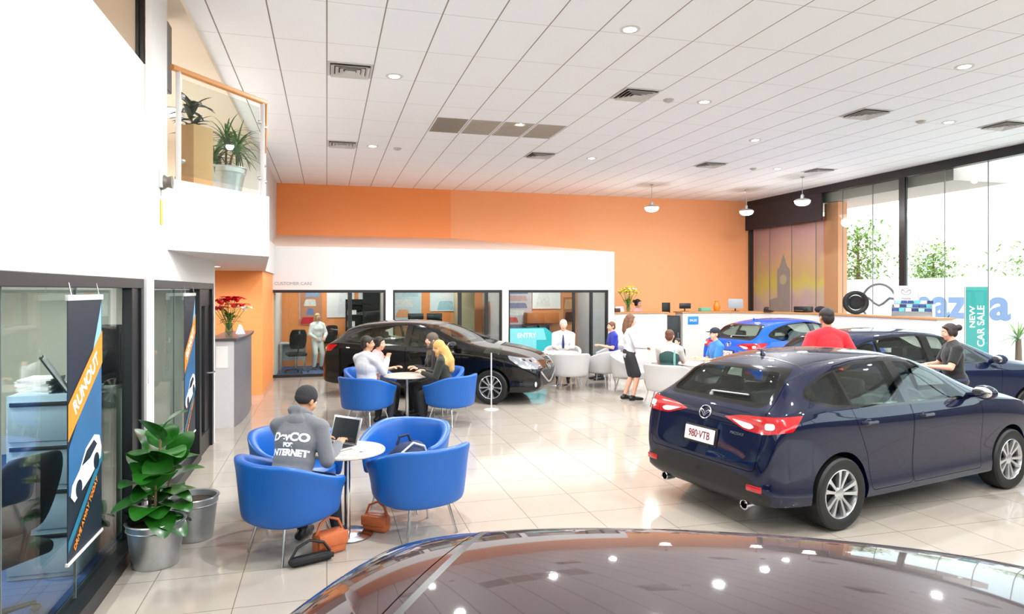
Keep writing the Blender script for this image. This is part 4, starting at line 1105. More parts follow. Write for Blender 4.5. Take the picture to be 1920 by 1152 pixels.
# ---------------------------------------------------------------- tub chairs and tables
blue_vinyl = mat('blue_vinyl', '0a56a6', .38, var=.05, scale=30, bump=.05)
grey_vinyl = mat('grey_vinyl', 'b9b7b6', .45, var=.03, scale=30, bump=.05)
def tub_meshes():
    A = rad(128); N = 30; rings = []
    for i in range(N+1):
        a = -A+2*A*i/N; f = abs(a)/A
        s = min(1, max(0, (abs(a)-rad(38))/rad(90))); s = s*s*(3-2*s)
        zt = .79-.16*s; th = .075*(1-.25*s)
        def P(r, z):
            sq = 1+.045*sin(2*a)**2     # slightly squared drum
            return (r*sq*sin(a)*1.03, -r*sq*cos(a)*.97, z)
        zb = .29+.035*s
        rings.append([P(.345,zb), P(.372,zb+.012), P(.385,zb+.05), P(.40,zb+.2), P(.418,zt-.09), P(.432,zt-.03), P(.430,zt-.006), P(.405,zt), P(.405-th*.55,zt-.006), P(.42-th,zt-.03), P(.405-th,zt-.12), P(.375-th,zb+.12), P(.36-th,zb+.02)])
    b = B(); b.sweep(rings); sh = with_mods(b.mesh(), ('SUBSURF', {'levels': 1, 'render_levels': 1})); smooth(sh, None)
    b = B(); b.lathe([(0,.295),(.30,.295),(.325,.31),(.33,.40),(.325,.435),(.29,.455),(0,.46)], 32, T=M.Diagonal((1.03,1,1,1)) @ Tr(0,.02,0)); st = b.mesh(); smooth(st, 40)
    legs = []
    for k in range(4):
        a = pi/4+k*pi/2; b = B(); b.tube([(.25*cos(a),.25*sin(a),.31),(.29*cos(a),.29*sin(a),.18),(.345*cos(a),.345*sin(a),0)], [.013,.012,.010], 10); m = b.mesh(); smooth(m, 40); legs.append(m)
    return sh, st, legs
TUB = tub_meshes()
chrome_leg = mat('chrome_leg', 'dcdcde', .15, 1, var=.02)
def tub(label, loc, deg, m, group):
    """tub armchair facing deg (0 = +x)"""
    t = thing('tub_chair', label, 'armchair', (loc[0], loc[1], 0), rad(deg-90), group)
    def L(name, me, mm):
        o = bpy.data.objects.new(name, me); COL.objects.link(o); o.parent = t
        if not me.materials: me.materials.append(mm)
        o.material_slots[0].link = 'OBJECT'; o.material_slots[0].material = mm
    L('backrest', TUB[0], m); L('seat', TUB[1], m)
    for lg in TUB[2]: L('leg', lg, chrome_leg)
    return t
G1 = 'blue tub chairs'; G2 = 'pale grey tub chairs'
tub('blue tub chair under the man in the grey hoodie, at the front', (-.27,5.74), 51-15.3, blue_vinyl, G1)
tub('blue tub chair holding the navy backpack, at the front', (.77,5.92), 128-15.3, blue_vinyl, G1)
tub('empty blue tub chair with its seat showing, behind the navy backpack', (.74,6.70), -121, blue_vinyl, G1)
tub('blue tub chair mostly hidden behind the hoodie man and laptop', (-.26,6.70), -58, blue_vinyl, G1)
tub('blue tub chair under the man in the white shirt, by the black car', (.61,10.72), 48, blue_vinyl, G1)
tub('blue tub chair under the person in the mustard scarf', (1.87,10.58), 132, blue_vinyl, G1)
tub('blue tub chair under the woman in pink, by the black car', (.72,11.72), -55, blue_vinyl, G1)
tub('blue tub chair under the woman in the brown headscarf', (1.84,11.52), -132, blue_vinyl, G1)
marble = mat('table_marble', 'cdc4b8', .25, var=.1, scale=5)
def cafe_table(label, loc, r, h=.74, m=marble):
    t = thing('cafe_table', label, 'table', (loc[0], loc[1], 0))
    b = B(); b.lathe([(0,h-.028),(r-.012,h-.028),(r,h-.02),(r,h-.006),(r-.006,h),(0,h)], 48); b.build('tabletop', m, t)
    b = B(); b.cyl((0,0,.02),(0,0,h-.028),.027,n=20); b.build('pole', chrome_leg, t)
    b = B(); b.lathe([(0,0),(.21,0),(.215,.006),(.20,.014),(.05,.026),(0,.026)], 36); b.build('base', chrome_leg, t)
    return t
cafe_table('round pale marble table with the laptop, between the front blue chairs', (.17,5.98), .32)
cafe_table('round pale table on a chrome pole between the two seated couples', (1.25,11.0), .38)
cafe_table('round white table in front of the man wearing a tie', (4.97,14.2), .42, m=mat('table_white', 'efeeec', .3))
cafe_table('round white table mostly hidden behind the navy hatchback', (6.70,11.35), .36, m=mat('table_white', 'efeeec', .3))
tub('pale grey tub chair close to the nose of the black car', (5.0,13.62), 80, grey_vinyl, G2)
tub('pale grey tub chair left of the standing woman', (5.86,13.95), 130, grey_vinyl, G2)
tub('pale grey tub chair under the man wearing a tie', (5.34,15.02), -112, grey_vinyl, G2)
tub('pale grey tub chair under the boy in the royal blue shirt', (6.55,14.86), 190, grey_vinyl, G2)
tub('empty pale grey tub chair behind the skirt of the standing woman', (6.10,12.90), -60, grey_vinyl, G2)
tub('pale grey tub chair under the person in the green vest', (5.98,11.10), 40, grey_vinyl, G2)
tub('pale grey tub chair under the man in the cap', (7.28,11.52), 190, grey_vinyl, G2)

# laptop, papers, backpack, bags
t = thing('laptop_computer', 'open laptop with dark screen and silver rim on the marble table', 'laptop', (.06,6.07,.742), rad(42-90))
alu = mat('laptop_alu', 'cfcfd2', .3, .8)
b = B(); b.box(-.17,.17,-.13,.10,0,.016,.005); b.build('base', alu, t)
b = B(); b.box(-.155,.155,-.02,.09,.016,.018); b.build('keyboard', mat('keys_dark', '26262a', .5), t, None)
b = B(); b.box(-.17,.17,-.006,.006,0,.235,.005, T=Tr(0,.105,.014) @ Rx(-.28)); l = b.build('lid', alu, t)
b = B(); b.box(-.152,.152,-.0085,-.0055,.018,.218, T=Tr(0,.105,.014) @ Rx(-.28)); b.build('screen', mat('laptop_screen', '2a2f33', .15), l, None)
for (x, y, a, lb) in ((.30,5.93,.4,'white paper lying on the marble table nearest its rim'), (.22,5.80,1.0,'second white paper on the marble table, close to the hoodie man')):
    b = B(); b.box(-.07,.07,-.10,.10,0,.0015, T=Rz(a)); o = b.build('paper_sheet', mat('paper_white', 'e8e6e4'), None, None); o.location = (x, y, .742); tag(o, lb, 'paper')
bag_navy = mat('backpack_navy', '1a2748', .8, var=.2, scale=20, bump=.3)
t = thing('backpack', 'navy backpack with pale piping lying on the blue chair seat', 'backpack', (.69,5.98,.462), .4, scale=(.97,.97,1))
me = remesh([('e',(0,0,.15),(.19,.15,.16)), ('e',(.0,-.10,.11),(.14,.08,.11)), ('e',(-.1,.05,.12),(.12,.12,.11)), ('e',(.1,.05,.17),(.12,.12,.13))], .012, 3); link('body', me, bag_navy, t)
b = B(); b.tube([(-.15,-.06,.12),(-.13,-.10,.24),(0,-.09,.315),(.12,-.08,.27),(.18,-.06,.13)], .010, 8); b.build('piping', mat('piping_pale', 'c9ced8', .6), t)
b = B(); b.tube([(-.08,.06,.28),(-.06,.05,.355),(.02,.04,.365),(.05,.04,.30)], .014, 8); b.build('strap', bag_navy, t)
def satchel(label, loc, rz, m, sx=.2, sy=.1, sz=.22):
    t = thing('shoulder_bag', label, 'bag', loc, rz)
    b = B(); b.box(-sx,sx,-sy,sy,0,sz,.04, seg=3); b.build('body', m, t)
    b = B(); b.box(-sx*.98,sx*.98,-sy-.012,-sy+.01,sz*.4,sz*.98,.01); b.build('flap', m, t)
    b = B(); b.tube([(-sx*.9,0,sz*.9),(-sx*.6,0,sz+.07),(0,.02,sz+.10),(sx*.6,0,sz+.07),(sx*.9,0,sz*.9)], .011, 8); b.build('strap', m, t)
tanl = mat('tan_leather', 'c4683a', .5, var=.15)
satchel('tan leather bag on the floor under the hoodie man', (.02,5.62,0), .5, tanl, .13, .07, .18)
satchel('second tan leather bag on the floor by the leg of the marble table', (.42,6.02,0), -.6, tanl, .12, .06, .15)
satchel('flat black bag on the floor under the front blue chair', (-.12,5.44,0), .35, mat('bag_black', '141416', .6), .17, .05, .07)

# price stand by the black car
t = thing('sign_stand', 'slim white stand on a round foot beside the black car wheel', 'stand', (2.80,11.62,0))
b = B(); b.cyl((0,0,.01),(0,0,1.0),.012,n=12); b.build('pole', white, t)
b = B(); b.lathe([(0,0),(.13,0),(.13,.008),(.02,.018),(0,.018)], 28); b.build('base', white, t)
b = B(); b.box(-.15,.15,-.006,.006,0,.21,.003, T=Tr(0,0,1.0) @ Rz(-.55) @ Rx(-1.2)); b.build('holder', clear, t)
# teal arrow sign on the office glass
teal = mat('teal_sign', '1f9da3', .4, var=.08); pteal = mat('pale_teal_sign', '6fbcc0', .4, var=.05)
t = thing('arrow_sign', 'large teal arrow sign pointing right behind the black car bonnet', 'sign', (4.62,17.10,.50))
b = B(); b.prism([(0,0),(.98,0),(1.36,.31),(.98,.62),(0,.62)], -.02, .02, 'xz'); b.build('board', teal, t, None)
b = B(); b.prism([(0,.03),(.72,.03),(.72,.3),(1.0,.3),(.92,.6),(0,.6)], -.024, -.0205, 'xz'); b.build('pale_panel', pteal, t, None)
lettering('ENTRY', .17, white, Tr(.45,-.026,.42) @ Rx(pi/2), t, extrude=.001, bold=.003)
for x in (.15,.85): b = B(); b.box(x-.02,x+.02,-.0,.02,-.5,.0); b.box(x-.02,x+.02,-.15,.15,-.5,-.485); b.build('foot', steel, t)

# ---------------------------------------------------------------- offices behind the glass
def poster(label, x, y, z0, z1, w, cols, seed):
    r = random.Random(seed); t = thing('wall_poster', label, 'poster', (x, y, 0))
    b = B(); b.box(0,w,-.008,0,z0,z1); b.build('sheet', mat('poster_'+cols[0], cols[0], .5, var=.1), t, None)
    n = len(cols)-1
    for k in range(n):
        a, c = r.uniform(0,w*.4), r.uniform(w*.55,w); za = z0+(z1-z0)*(k+.1)/n; zb = z0+(z1-z0)*(k+.85)/n
        b = B(); b.prism(fillet([(a,za),(c,za),(c-.05*w,zb),(a+.1*w,zb)], .04), -.012, -.0085, 'xz'); b.build('picture', mat('poster_'+cols[k+1], cols[k+1], .5, var=.3, scale=12), t, None)
poster('red and blue picture poster on the orange wall of the left office', -.75, 19.66, 1.15, 2.15, .62, ['c98a6a','d8263a','6f86b8','e2ddd6','8fa6c8'], 1)
poster('large white board on the orange wall of the left office', .0, 19.66, 1.35, 2.25, .75, ['f2f1f0','e6e8ea'], 2)
poster('second white board beside the black door in the left office', .86, 19.66, 1.55, 2.25, .5, ['f2f1f0','dfe3e8'], 3)
poster('pale blue picture poster in the middle office', 1.75, 19.66, 1.0, 2.2, .9, ['cfe2e8','9cc6d6','f0a678','e9eef0','b7d2dc'], 4)
poster('white and blue poster above the monitors in the middle office', 2.9, 19.66, 1.5, 2.2, .8, ['dfeaec','a9cdd6','f2f2f0'], 5)
poster('crowded colour poster in the right office', 4.75, 19.66, .9, 2.2, 1.25, ['cfc4c8','7c6f86','d65a48','e8e2e0','8c86a6','c9a2a0','6f7fa0'], 6)
poster('white notice board over the printers in the right office', 6.02, 19.66, 1.55, 2.15, .9, ['f3f1ee','e9e6e2'], 7)
poster('framed brown picture in the right office by its door', 7.02, 19.66, 1.1, 1.9, .36, ['b77a4e','5a3326','d8a878'], 8)
t = thing('storage_shelf', 'black storage shelf with papers in the left office', 'shelf', (.50,19.2,.01))
b = B()
for x in (0,.46): b.box(x,x+.03,0,.4,0,1.85)
for k in range(6): b.box(0,.49,0,.4,.05+k*.34,.07+k*.34)
b.box(0,.49,.385,.4,0,1.85); b.build('frame', black, t, None)
for k in range(5):
    b = B(); b.box(.05,.05+.2+.04*(k%3),.04,.34,.07+k*.34,.07+k*.34+.12+.03*(k%2)); o = b.build('paper_stack', mat('paper_white', 'e8e6e4'), None, None); o.location = (.50,19.2,.01)
    tag(o, 'white paper stack on the '+('bottom','second lowest','middle','second highest','top')[k]+' board of the black office shelf', 'papers', 'papers on the office shelf')
b = B(); b.box(.98,1.44,19.55,19.66,0,2.1,.004); struct('door_3', b, mat('door_dark', '1d2023', .3))
office_chair((-.75,18.0,.01), .2, 'black chair nearest the orange corner in the left office')
office_chair((-.05,19.25,.01), 2.6, 'black chair behind the table in the left office')
def desk(label, x, y, w, d, m, cat='desk', hh=.74):
    t = thing('office_desk', label, cat, (x, y, .01))
    b = B(); b.box(0,w,0,d,hh-.03,hh,.004); b.build('desktop', m, t)
    for px in (.04,w-.04):
        for py in (.04,d-.04): b = B(); b.box(px-.02,px+.02,py-.02,py+.02,0,hh-.03); b.build('leg', steel, t, None)
    b = B(); b.box(.06,w-.06,d-.04,d-.02,.25,hh-.03); b.build('modesty_panel', m, t)
desk('pale desk beside the black chairs in the left office', -1.18, 18.3, .66, .5, mat('desk_pale', 'c9c8cc'))
desk('dark desk carrying two monitors in the middle office', 2.2, 18.9, 1.0, .6, mat('desk_dark', '2b2725'), hh=1.05)
desk('dark desk carrying printers in the right office', 5.55, 18.9, .85, .6, mat('desk_dark', '2b2725'), hh=.85)
for x, lb in ((2.42,'black monitor on the middle office desk, at its orange cabinet end'), (2.95,'black monitor on the middle office desk, at its door end')):
    t = thing('computer_monitor', lb, 'monitor', (x,19.15,1.06), 0, 'monitors in the middle office')
    b = B(); b.box(-.22,.22,-.02,.02,.10,.40,.006); b.build('screen', mat('screen_dark', '0e1114'), t); b = B(); b.tube([(0,.03,.01),(0,.03,.2)], .02, 8); b.box(-.1,.1,-.07,.09,0,.012); b.build('stand', black, t)
t = thing('storage_cabinet', 'orange wooden cabinet in the middle office beside the monitors', 'cabinet', (1.75,19.1,.01))
b = B(); b.box(0,.42,0,.45,0,1.25,.004); b.build('body', mat('cabinet_orange', 'c8743a', .5), t); b = B(); b.box(.02,.40,-.015,0,.05,1.2,.003); d = b.build('door', mat('cabinet_orange', 'c8743a'), t); b = B(); b.box(.34,.36,-.03,-.012,.6,.75); b.build('handle', steel, d)
t = thing('storage_cabinet', 'tall beige cupboard standing in the middle office by its door', 'cabinet', (3.5,18.6,.01))
b = B(); b.box(0,.5,0,.5,0,2.05,.004); b.build('body', mat('cabinet_beige', 'a99878', .5), t); b = B(); b.box(.01,.49,-.016,0,.03,2.0,.003); d = b.build('door', mat('cabinet_beige', 'a99878'), t); b = B(); b.box(.42,.44,-.03,-.013,.9,1.1); b.build('handle', steel, d)
t = thing('storage_cabinet', 'orange wall cabinet above the printers in the right office', 'cabinet', (5.75,19.3,1.12))
b = B(); b.box(0,1.0,0,.36,0,.32,.004); b.build('body', mat('cabinet_orange', 'c8743a'), t)
for k in range(2): b = B(); b.box(.01+k*.5,.49+k*.5,-.014,0,.01,.31,.003); b.build('door', mat('cabinet_orange', 'c8743a'), t)
for x, w, lb in ((5.62,.34,'black printer on the right office desk nearest the poster'), (6.02,.32,'black printer on the right office desk nearest the door')):
    t = thing('desk_printer', lb, 'printer', (x,18.95,.86)); b = B(); b.box(0,w,0,.4,0,.22,.02); b.build('body', black, t); b = B(); b.box(.04,w-.04,-.08,.02,.05,.065,.003); b.build('paper_tray', mat('printer_grey', '5a5a5e'), t)
office_glow = mat('office_light', 'ffffff', .5, emit='fff8f0', es=6, var=0)
for x, lb in ((0,'left'),(3.0,'middle'),(6.0,'right')):
    t = thing('ceiling_panel_light', 'square light panel in the ceiling of the '+lb+' office', 'ceiling light', (x,18.4,2.7))
    b = B(); b.box(-.32,.32,-.32,.32,-.02,0,.003); b.build('frame', white, t); b = B(); b.box(-.28,.28,-.28,.28,-.024,-.02); b.build('diffuser', office_glow, t, None)
for y in (3.0,5.2,8.0):
    t = thing('ceiling_panel_light', 'square light panel in the glazed left room, '+{3.0:'nearest its desk',5.2:'over the filing cabinet',8.0:'by the second banner'}[y], 'ceiling light', (-3.0,y,2.5))
    b = B(); b.box(-.32,.32,-.32,.32,-.02,0,.003); b.build('frame', white, t); b = B(); b.box(-.28,.28,-.28,.28,-.024,-.02); b.build('diffuser', office_glow, t, None)

# ---------------------------------------------------------------- counters
cw = mat('counter_white', 'd2cdc8', .5, var=.02); ZT = 1.50
def counter(label, poly, top):
    t = thing('service_counter', label, 'counter')
    b = B(); b.prism(poly, 0, ZT-.04, 'xy'); b.build('body', cw, t)
    b = B(); b.prism(top, ZT-.04, ZT, 'xy'); b.build('countertop', woodtop, t)
    b = B(); b.prism(grow(poly, .004), 0, .08, 'xy'); b.build('kickboard', mat('kick_grey', 'a8a29c', .5), t)
counter('white service counter with timber top beside the office block, below the flowers', [(7.64,17.42),(8.5,17.42),(9.28,17.30),(9.28,17.75),(8.5,17.85),(7.64,17.85)], [(7.62,17.38),(8.5,17.38),(9.32,17.26),(9.32,17.8),(8.5,17.9),(7.62,17.9)])
counter('long white service counter with blue sign, running along the orange wall to the window', [(9.84,17.42),(11.42,17.42),(12.75,15.6),(12.95,11.9),(13.4,11.9),(13.25,15.7),(11.9,17.85),(9.84,17.85)], [(9.80,17.38),(11.40,17.38),(12.71,15.6),(12.91,11.86),(13.44,11.86),(13.29,15.7),(11.92,17.9),(9.80,17.9)])
t = thing('storage_cabinet', 'black cabinet filling the gap between the white counters', 'cabinet', (9.33,17.5,0))
b = B(); b.box(0,.46,0,.4,0,1.38,.004); b.build('body', black, t); b = B(); b.box(.01,.45,-.014,0,.02,1.34,.003); d = b.build('door', mat('door_dark', '1d2023'), t); b = B(); b.box(.38,.40,-.03,-.012,.7,.9); b.build('handle', steel, d)
t = thing('counter_sign', 'small blue sign with white lettering on the counter front', 'sign', (10.0,17.415,0))
b = B(); b.box(0,.34,-.006,0,1.13,1.36,.004); b.build('panel', mat('sign_blue', '1f7fd0', .4), t); lettering('SALES', .09, white, Tr(.17,-.0075,1.245) @ Rx(pi/2), t, extrude=.0008, bold=.002)
bouquet((8.22,17.6,ZT), 'bouquet of yellow and white lilies on the counter by the office block', mat('petal_yellow', 'e9e04a', .5, var=.15), clear, 16, .28, .66, '6c8f2c', mat('petal_white', 'f6f4ea', .5), .10)
t = thing('leaflet_holder', 'small brown leaflet box on the counter, left of the flowers', 'leaflet holder', (7.86,17.55,ZT)); b = B(); b.box(-.08,.08,-.05,.05,0,.11,.004); b.build('box', mat('box_brown', '4a2a22', .5), t); b = B(); b.box(-.07,.07,-.03,.03,.02,.15); b.build('leaflets', mat('paper_white', 'e8e6e4'), t, None)
o = B(); o.box(-.13,.13,-.004,.004,0,.16,.002, T=Rx(-.25)); o = o.build('desk_card', mat('card_print', 'd9dbe2'), None, None); o.location = (8.02,17.72,ZT); tag(o, 'white card leaning on the counter behind the brown leaflet box', 'card')
def monitor(label, loc, rz, w=.42, h=.28, m=None):
    t = thing('computer_monitor', label, 'monitor', loc, rz); b = B(); b.box(-w/2,w/2,-.02,.02,.08,.08+h,.008); b.build('screen', m or black, t); b = B(); b.tube([(0,.03,.01),(0,.03,.2)], .02, 8); b.box(-.1,.1,-.07,.09,0,.012,.003); b.build('stand', black, t)
monitor('black monitor back on the black cabinet between the counters', (9.45,17.68,1.38), .3, .30, .30)
monitor('small black screen lying low on the long counter left end', (10.05,17.66,ZT), -.2, .34, .16)
monitor('grey machine screen on the long counter beside the mural', (11.55,17.4,ZT), -.4, .42, .28, mat('machine_grey', '9aa0a6', .4))
t = thing('desk_telephone', 'black desk telephone on the long counter, below the mural', 'telephone', (12.05,16.55,ZT), -1.0); b = B(); b.prism([(-.1,0),(.1,0),(.1,.03),(-.1,.09)], -.11, .11, 'xz'); b.build('body', black, t); b = B(); b.tube([(-.06,-.11,.11),(-.05,0,.13),(-.06,.11,.11)], [.028,.018,.028], 8, round_ends=True); b.build('handset', mat('handset_black', '232326', .4), t)
o = B(); o.lathe([(0,0),(.07,0),(.10,.1),(.085,.2),(.05,.27),(.06,.30),(.05,.30),(.04,.27),(.07,.2),(.085,.1),(0,.02)], 28); o = o.build('orange_vase', mat('vase_orange', 'd9791c', .3, var=.1)); o.location = (11.05,17.6,ZT); tag(o, 'round orange vase on the long counter before the orange wall', 'vase')
o = B(); o.box(-.16,.16,-.09,.09,0,.10,.01); o = o.build('tissue_box', mat('tissue_green', '5fa58c', .5, var=.3, scale=6)); o.location = (10.65,17.6,ZT); tag(o, 'green and white tissue box on the long counter', 'tissue box')
t = thing('desk_printer', 'low black printer on the long counter near the man in red', 'printer', (12.85,16.1,ZT), -1.2); b = B(); b.box(-.2,.2,-.17,.17,0,.16,.02); b.build('body', black, t); b = B(); b.box(-.12,.12,-.24,-.15,.04,.055); b.build('paper_tray', mat('printer_grey', '5a5a5e'), t)
o = B(); o.sph((0,0,.09), (.17,.12,.09), 18, 10); o = o.build('black_hat', mat('hat_black', '17171a', .8)); o.location = (13.0,15.6,ZT); tag(o, 'dark rounded bag on the long counter beside the man in red', 'bag')
# display wheel, brochure rack, framed notice
t = thing('display_wheel', 'alloy wheel displayed on the white counter near the window', 'wheel', (13.02,14.35,ZT+.30), -1.1); t.rotation_euler = (0, 0, -.5); t.scale = (.94,.94,.94)
t = thing('brochure_rack', 'rack of blue and teal brochures on the counter by the window', 'brochure rack', (13.17,12.75,ZT), -1.05)
b = B()
for k in range(3): b.box(-.42,.42,-.10+k*.09,-.09+k*.09,k*.07,.12+k*.09)
b.box(-.42,-.41,-.1,.16,0,.28); b.box(.41,.42,-.1,.16,0,.28); b.build('frame', steel, t, None)
cols = ['2b4a8c','4fb9c0','e9eaec','1f2f66','8fd0d4','2b4a8c']
for k in range(3):
    for j in range(6):
        b = B(); b.box(-.40+j*.135,-.28+j*.135,-.085+k*.09,-.075+k*.09,.01+k*.07,.19+k*.09); o = b.build('brochure', mat('brochure_'+cols[(j+k*2) % 6], cols[(j+k*2) % 6], .4, var=.3, scale=20), None, None)
        o.location = (13.17,12.75,ZT); o.rotation_euler = (0,0,-1.05)
        tag(o, ('front','middle','back')[k]+' row brochure in the counter rack, '+('first','second','third','fourth','fifth','sixth')[j]+' from the man in red', 'brochure', 'brochures in the counter rack')
t = thing('framed_notice', 'grey framed notice with winged emblem standing above the brochure rack', 'sign', (13.22,12.98,ZT), -1.05)
b = B(); b.box(-.27,.27,-.01,.01,.30,.72,.004); b.build('frame', mat('frame_silver', 'b9b6b4', .4), t); b = B(); b.box(-.24,.24,-.013,-.0095,.33,.69); b.build('sheet', mat('sheet_grey', 'd3cfcd', .5), t, None)
for x in (-.2,.2): b = B(); b.tube([(x,0,.0),(x,0,.31)], .01, 6); b.build('leg', steel, t)
b = B(); b.tube([(-.10,-.016,.62),(-.05,-.016,.61),(0,-.016,.56),(.05,-.016,.61),(.10,-.016,.62)], .008, 6); b.tube([(.10*cos(a),-.016,.58+.075*sin(a)) for a in [2*pi*k/20 for k in range(20)]], .005, 6, closed=True); b.build('emblem', mat('emblem_grey', '8a8688', .3), t)
lettering('mazda', .075, mat('grey_letters', '8d8d92'), Tr(0,-.0145,.42) @ Rx(pi/2), t, extrude=.0008, bold=.002)

# ---------------------------------------------------------------- outside
b = B(); b.box(13.75,75,-40,70,-.3,-.12); struct('ground_outside', b, mat('ground_pale', 'dad6cf', .9, var=.1, scale=1))
b = B(); b.box(-30,13.7,-40,-7.05,-.3,-.12); struct('ground_forecourt', b, mat('ground_pale', 'b9b4ab'))
t = thing('hoarding_sign', 'long white roadside hoarding with winged emblem and pale blue lettering', 'sign', (24,0,0))
b = B(); b.box(0,.08,15.0,27.4,-.12,2.62,.004); b.build('board', mat('board_white', 'f2f2f2', .6), t)
fr = M(((0,0,-1,0),(-1,0,0,0),(0,1,0,0),(0,0,0,1)))   # text x -> -y, y -> z, facing -x
lettering('mazda', 1.66, mat('letters_pale_blue', '64799f', .5, var=.02), Tr(-.01,21.35,1.55) @ fr, t, sx=1.12, bold=.05, extrude=.008)
b = B(); c = (25.05,1.55)
b.tube([(-.02, c[0]-1.0*cos(a), c[1]+.85*sin(a)) for a in [2*pi*k/40 for k in range(40)]], .05, 8, closed=True)
b.tube([(-.02, c[0]-x, c[1]+z) for x, z in ((-.96,.18),(-.6,.22),(-.25,-.02),(0,-.12),(.25,-.02),(.6,.22),(.96,.18))], .05, 8)
b.build('emblem', mat('emblem_dark_grey', '3c3c42', .4), t)
for y in (15.5,19,23,27): b = B(); b.box(.08,.18,y-.05,y+.05,-.12,2.3); b.build('post', steel, t)
t = thing('flag_banner', 'tall teal banner flag with white lettering outside the window', 'flag', (17.2,14.55,-.12), rad(-112+90))
b = B(); b.tube([(-.30,0,0),(-.30,0,2.34)], .02, 8); b.build('pole', steel, t); b = B(); b.box(-.28,.28,-.004,.004,.35,2.33); b.build('cloth', mat('flag_teal', '128080', .6, var=.06), t, None)
lettering('NEW', .2, white, Tr(-.11,-.008,1.5) @ Rx(pi/2) @ Rz(pi/2), t, extrude=.001, bold=.004, sx=1.3); lettering('CAR SALE', .26, white, Tr(.11,-.008,1.25) @ Rx(pi/2) @ Rz(pi/2), t, extrude=.001, bold=.004)
b = B(); b.lathe([(0,0),(.25,0),(.25,.02),(0,.03)], 24); b.build('base', steel, t)
def tree(label, loc, hh, w, col, seed, conical=False, nl=1700):
    r = random.Random(seed); t = thing('garden_tree', label, 'tree', loc, 0, 'trees outside')
    b = B(); b.tube([(0,0,0),(.05,.03,hh*.4),(0,0,hh*.85)], [hh*.03,hh*.022,.02], 8)
    tips = []
    for k in range(9):
        a = k*2.4; z = hh*(.3+.6*k/9); rr = w*.5*(1-(.75 if conical else .35)*k/9); b.tube([(0,0,z),(cos(a)*rr*.6,sin(a)*rr*.6,z+.15*hh/5),(cos(a)*rr,sin(a)*rr,z+.2*hh/5)], [hh*.012,.015,.008], 5); tips.append((cos(a)*rr*.7,sin(a)*rr*.7,z+.12))
    b.build('trunk', mat('bark', '6d5a48', .9, var=.2), t)
    b = B(); s = max(.16, hh*.045)
    for k in range(nl):
        tx, ty, tz = tips[k % 9]; q = w*.26
        p = (tx+r.gauss(0,q), ty+r.gauss(0,q), tz+r.gauss(0,hh*.075)); a = r.uniform(0,2*pi); e = r.uniform(-.5,.9)
        leaf(b, p, (cos(a)*cos(e),sin(a)*cos(e),sin(e)), s*r.uniform(.8,1.5), s*.55, .6, 2)
    b.build('foliage', leaf_mat('leaf_'+col, col, .6), t, None)
tree('tall pale green tree behind the winged emblem on the hoarding', (27,29.6,-.12), 6.0, 2.6, '6f9442', 11, True)
tree('bushy green tree behind the hoarding, beside the orange pillar', (29.5,35.5,-.12), 4.0, 3.0, '62833e', 12)
tree('small pale tree behind the lettering of the hoarding', (27,25.0,-.12), 4.6, 1.8, '86a556', 13, True)
tree('low green tree behind the teal flag', (32.5,23.0,-.12), 3.8, 2.6, '8aa95c', 14)
tree('green tree behind the far end of the hoarding', (27.5,20.2,-.12), 4.6, 2.8, '7c9c50', 15)
tree('wide pale tree behind the hoarding, between emblem and column', (33,31.0,-.12), 3.8, 3.0, '8aa95c', 16)
t = thing('palm_plant', 'small spiky palm outside the glass behind the dark blue car', 'palm', (16.0,12.45,-.12))
b = B(); b.tube([(0,0,0),(.03,.02,.5),(0,0,1.05)], [.09,.075,.06], 9); b.build('trunk', mat('bark', '6d5a48'), t); b = B()
for k in range(34):
    a = rng.uniform(0,2*pi); e = rng.uniform(-.2,1.3); leaf(b, (0,0,1.05), (cos(a)*cos(e),sin(a)*cos(e),sin(e)), rng.uniform(.45,.7), .06, .8, 5, shape='blade')
b.build('foliage', leaf_mat('leaf_palm', '76954f', .5), t, None)
# ---------------------------------------------------------------- cars in the showroom
def paint(name, col, rough=.4):
    return mat('car_paint_'+name, col, rough, 0, spec=.05, coat=1, var=.02)
car0 = build_car()
NAVY = MATS['car_paint_navy']
tires = [o for o in car0.children if o.name.startswith('wheel')]
# display wheel on the counter uses the same wheel meshes
dw = bpy.data.objects[[o.name for o in bpy.data.objects if o.name.startswith('display_wheel')][0]]
for nm, src in (('tyre', tires[0]), ('rim', tires[0].children[0])):
    c = src.copy(); COL.objects.link(c); c.parent = dw; c.location = (0, 0, 0); c.rotation_euler = (0, .4, 0); c.name = nm
def place_car(o, label, x, y, deg, pm_=None, sc=(1, 1, 1), plate=True):
    o.location = (x, y, 0); o.rotation_euler = (0, 0, rad(deg)); o.scale = sc; o['label'] = label; o['group'] = 'showroom hatchbacks'
    def walk(q):
        for s in getattr(q, 'material_slots', []):
            if s.material == NAVY and pm_: s.link = 'OBJECT'; s.material = pm_
        for c in q.children: walk(c)
    walk(o)
    return o
c_dark = copy_tree(car0); c_black = copy_tree(car0); c_blue = copy_tree(car0); c_fg = copy_tree(car0)
place_car(car0, 'dark navy hatchback with red tail lamps and maroon plate, seen from behind', 5.48, 6.09, 12.1)
place_car(c_dark, 'dark blue car behind the woman in black, its side to the viewer', 9.05, 8.80, -5.5, paint('midnight', '0d1836'))
place_car(c_black, 'glossy black hatchback behind the blue chairs', 2.20, 13.60, -32.0, paint('black', '060606'), (1.02, 1.0, 1.0))
place_car(c_blue, 'bright blue hatchback beyond the man in red', 10.28, 13.05, 8.0, paint('bright_blue', '0b4fb8'), (.95, 1, .99))
for o in list(c_fg.children):
    if o.name.startswith('antenna_fin'): bpy.data.objects.remove(o)
place_car(c_fg, 'dark plum car at the bottom edge with reflections on its roof', 1.40, .72, -32.0, paint('plum', '2a1216'))

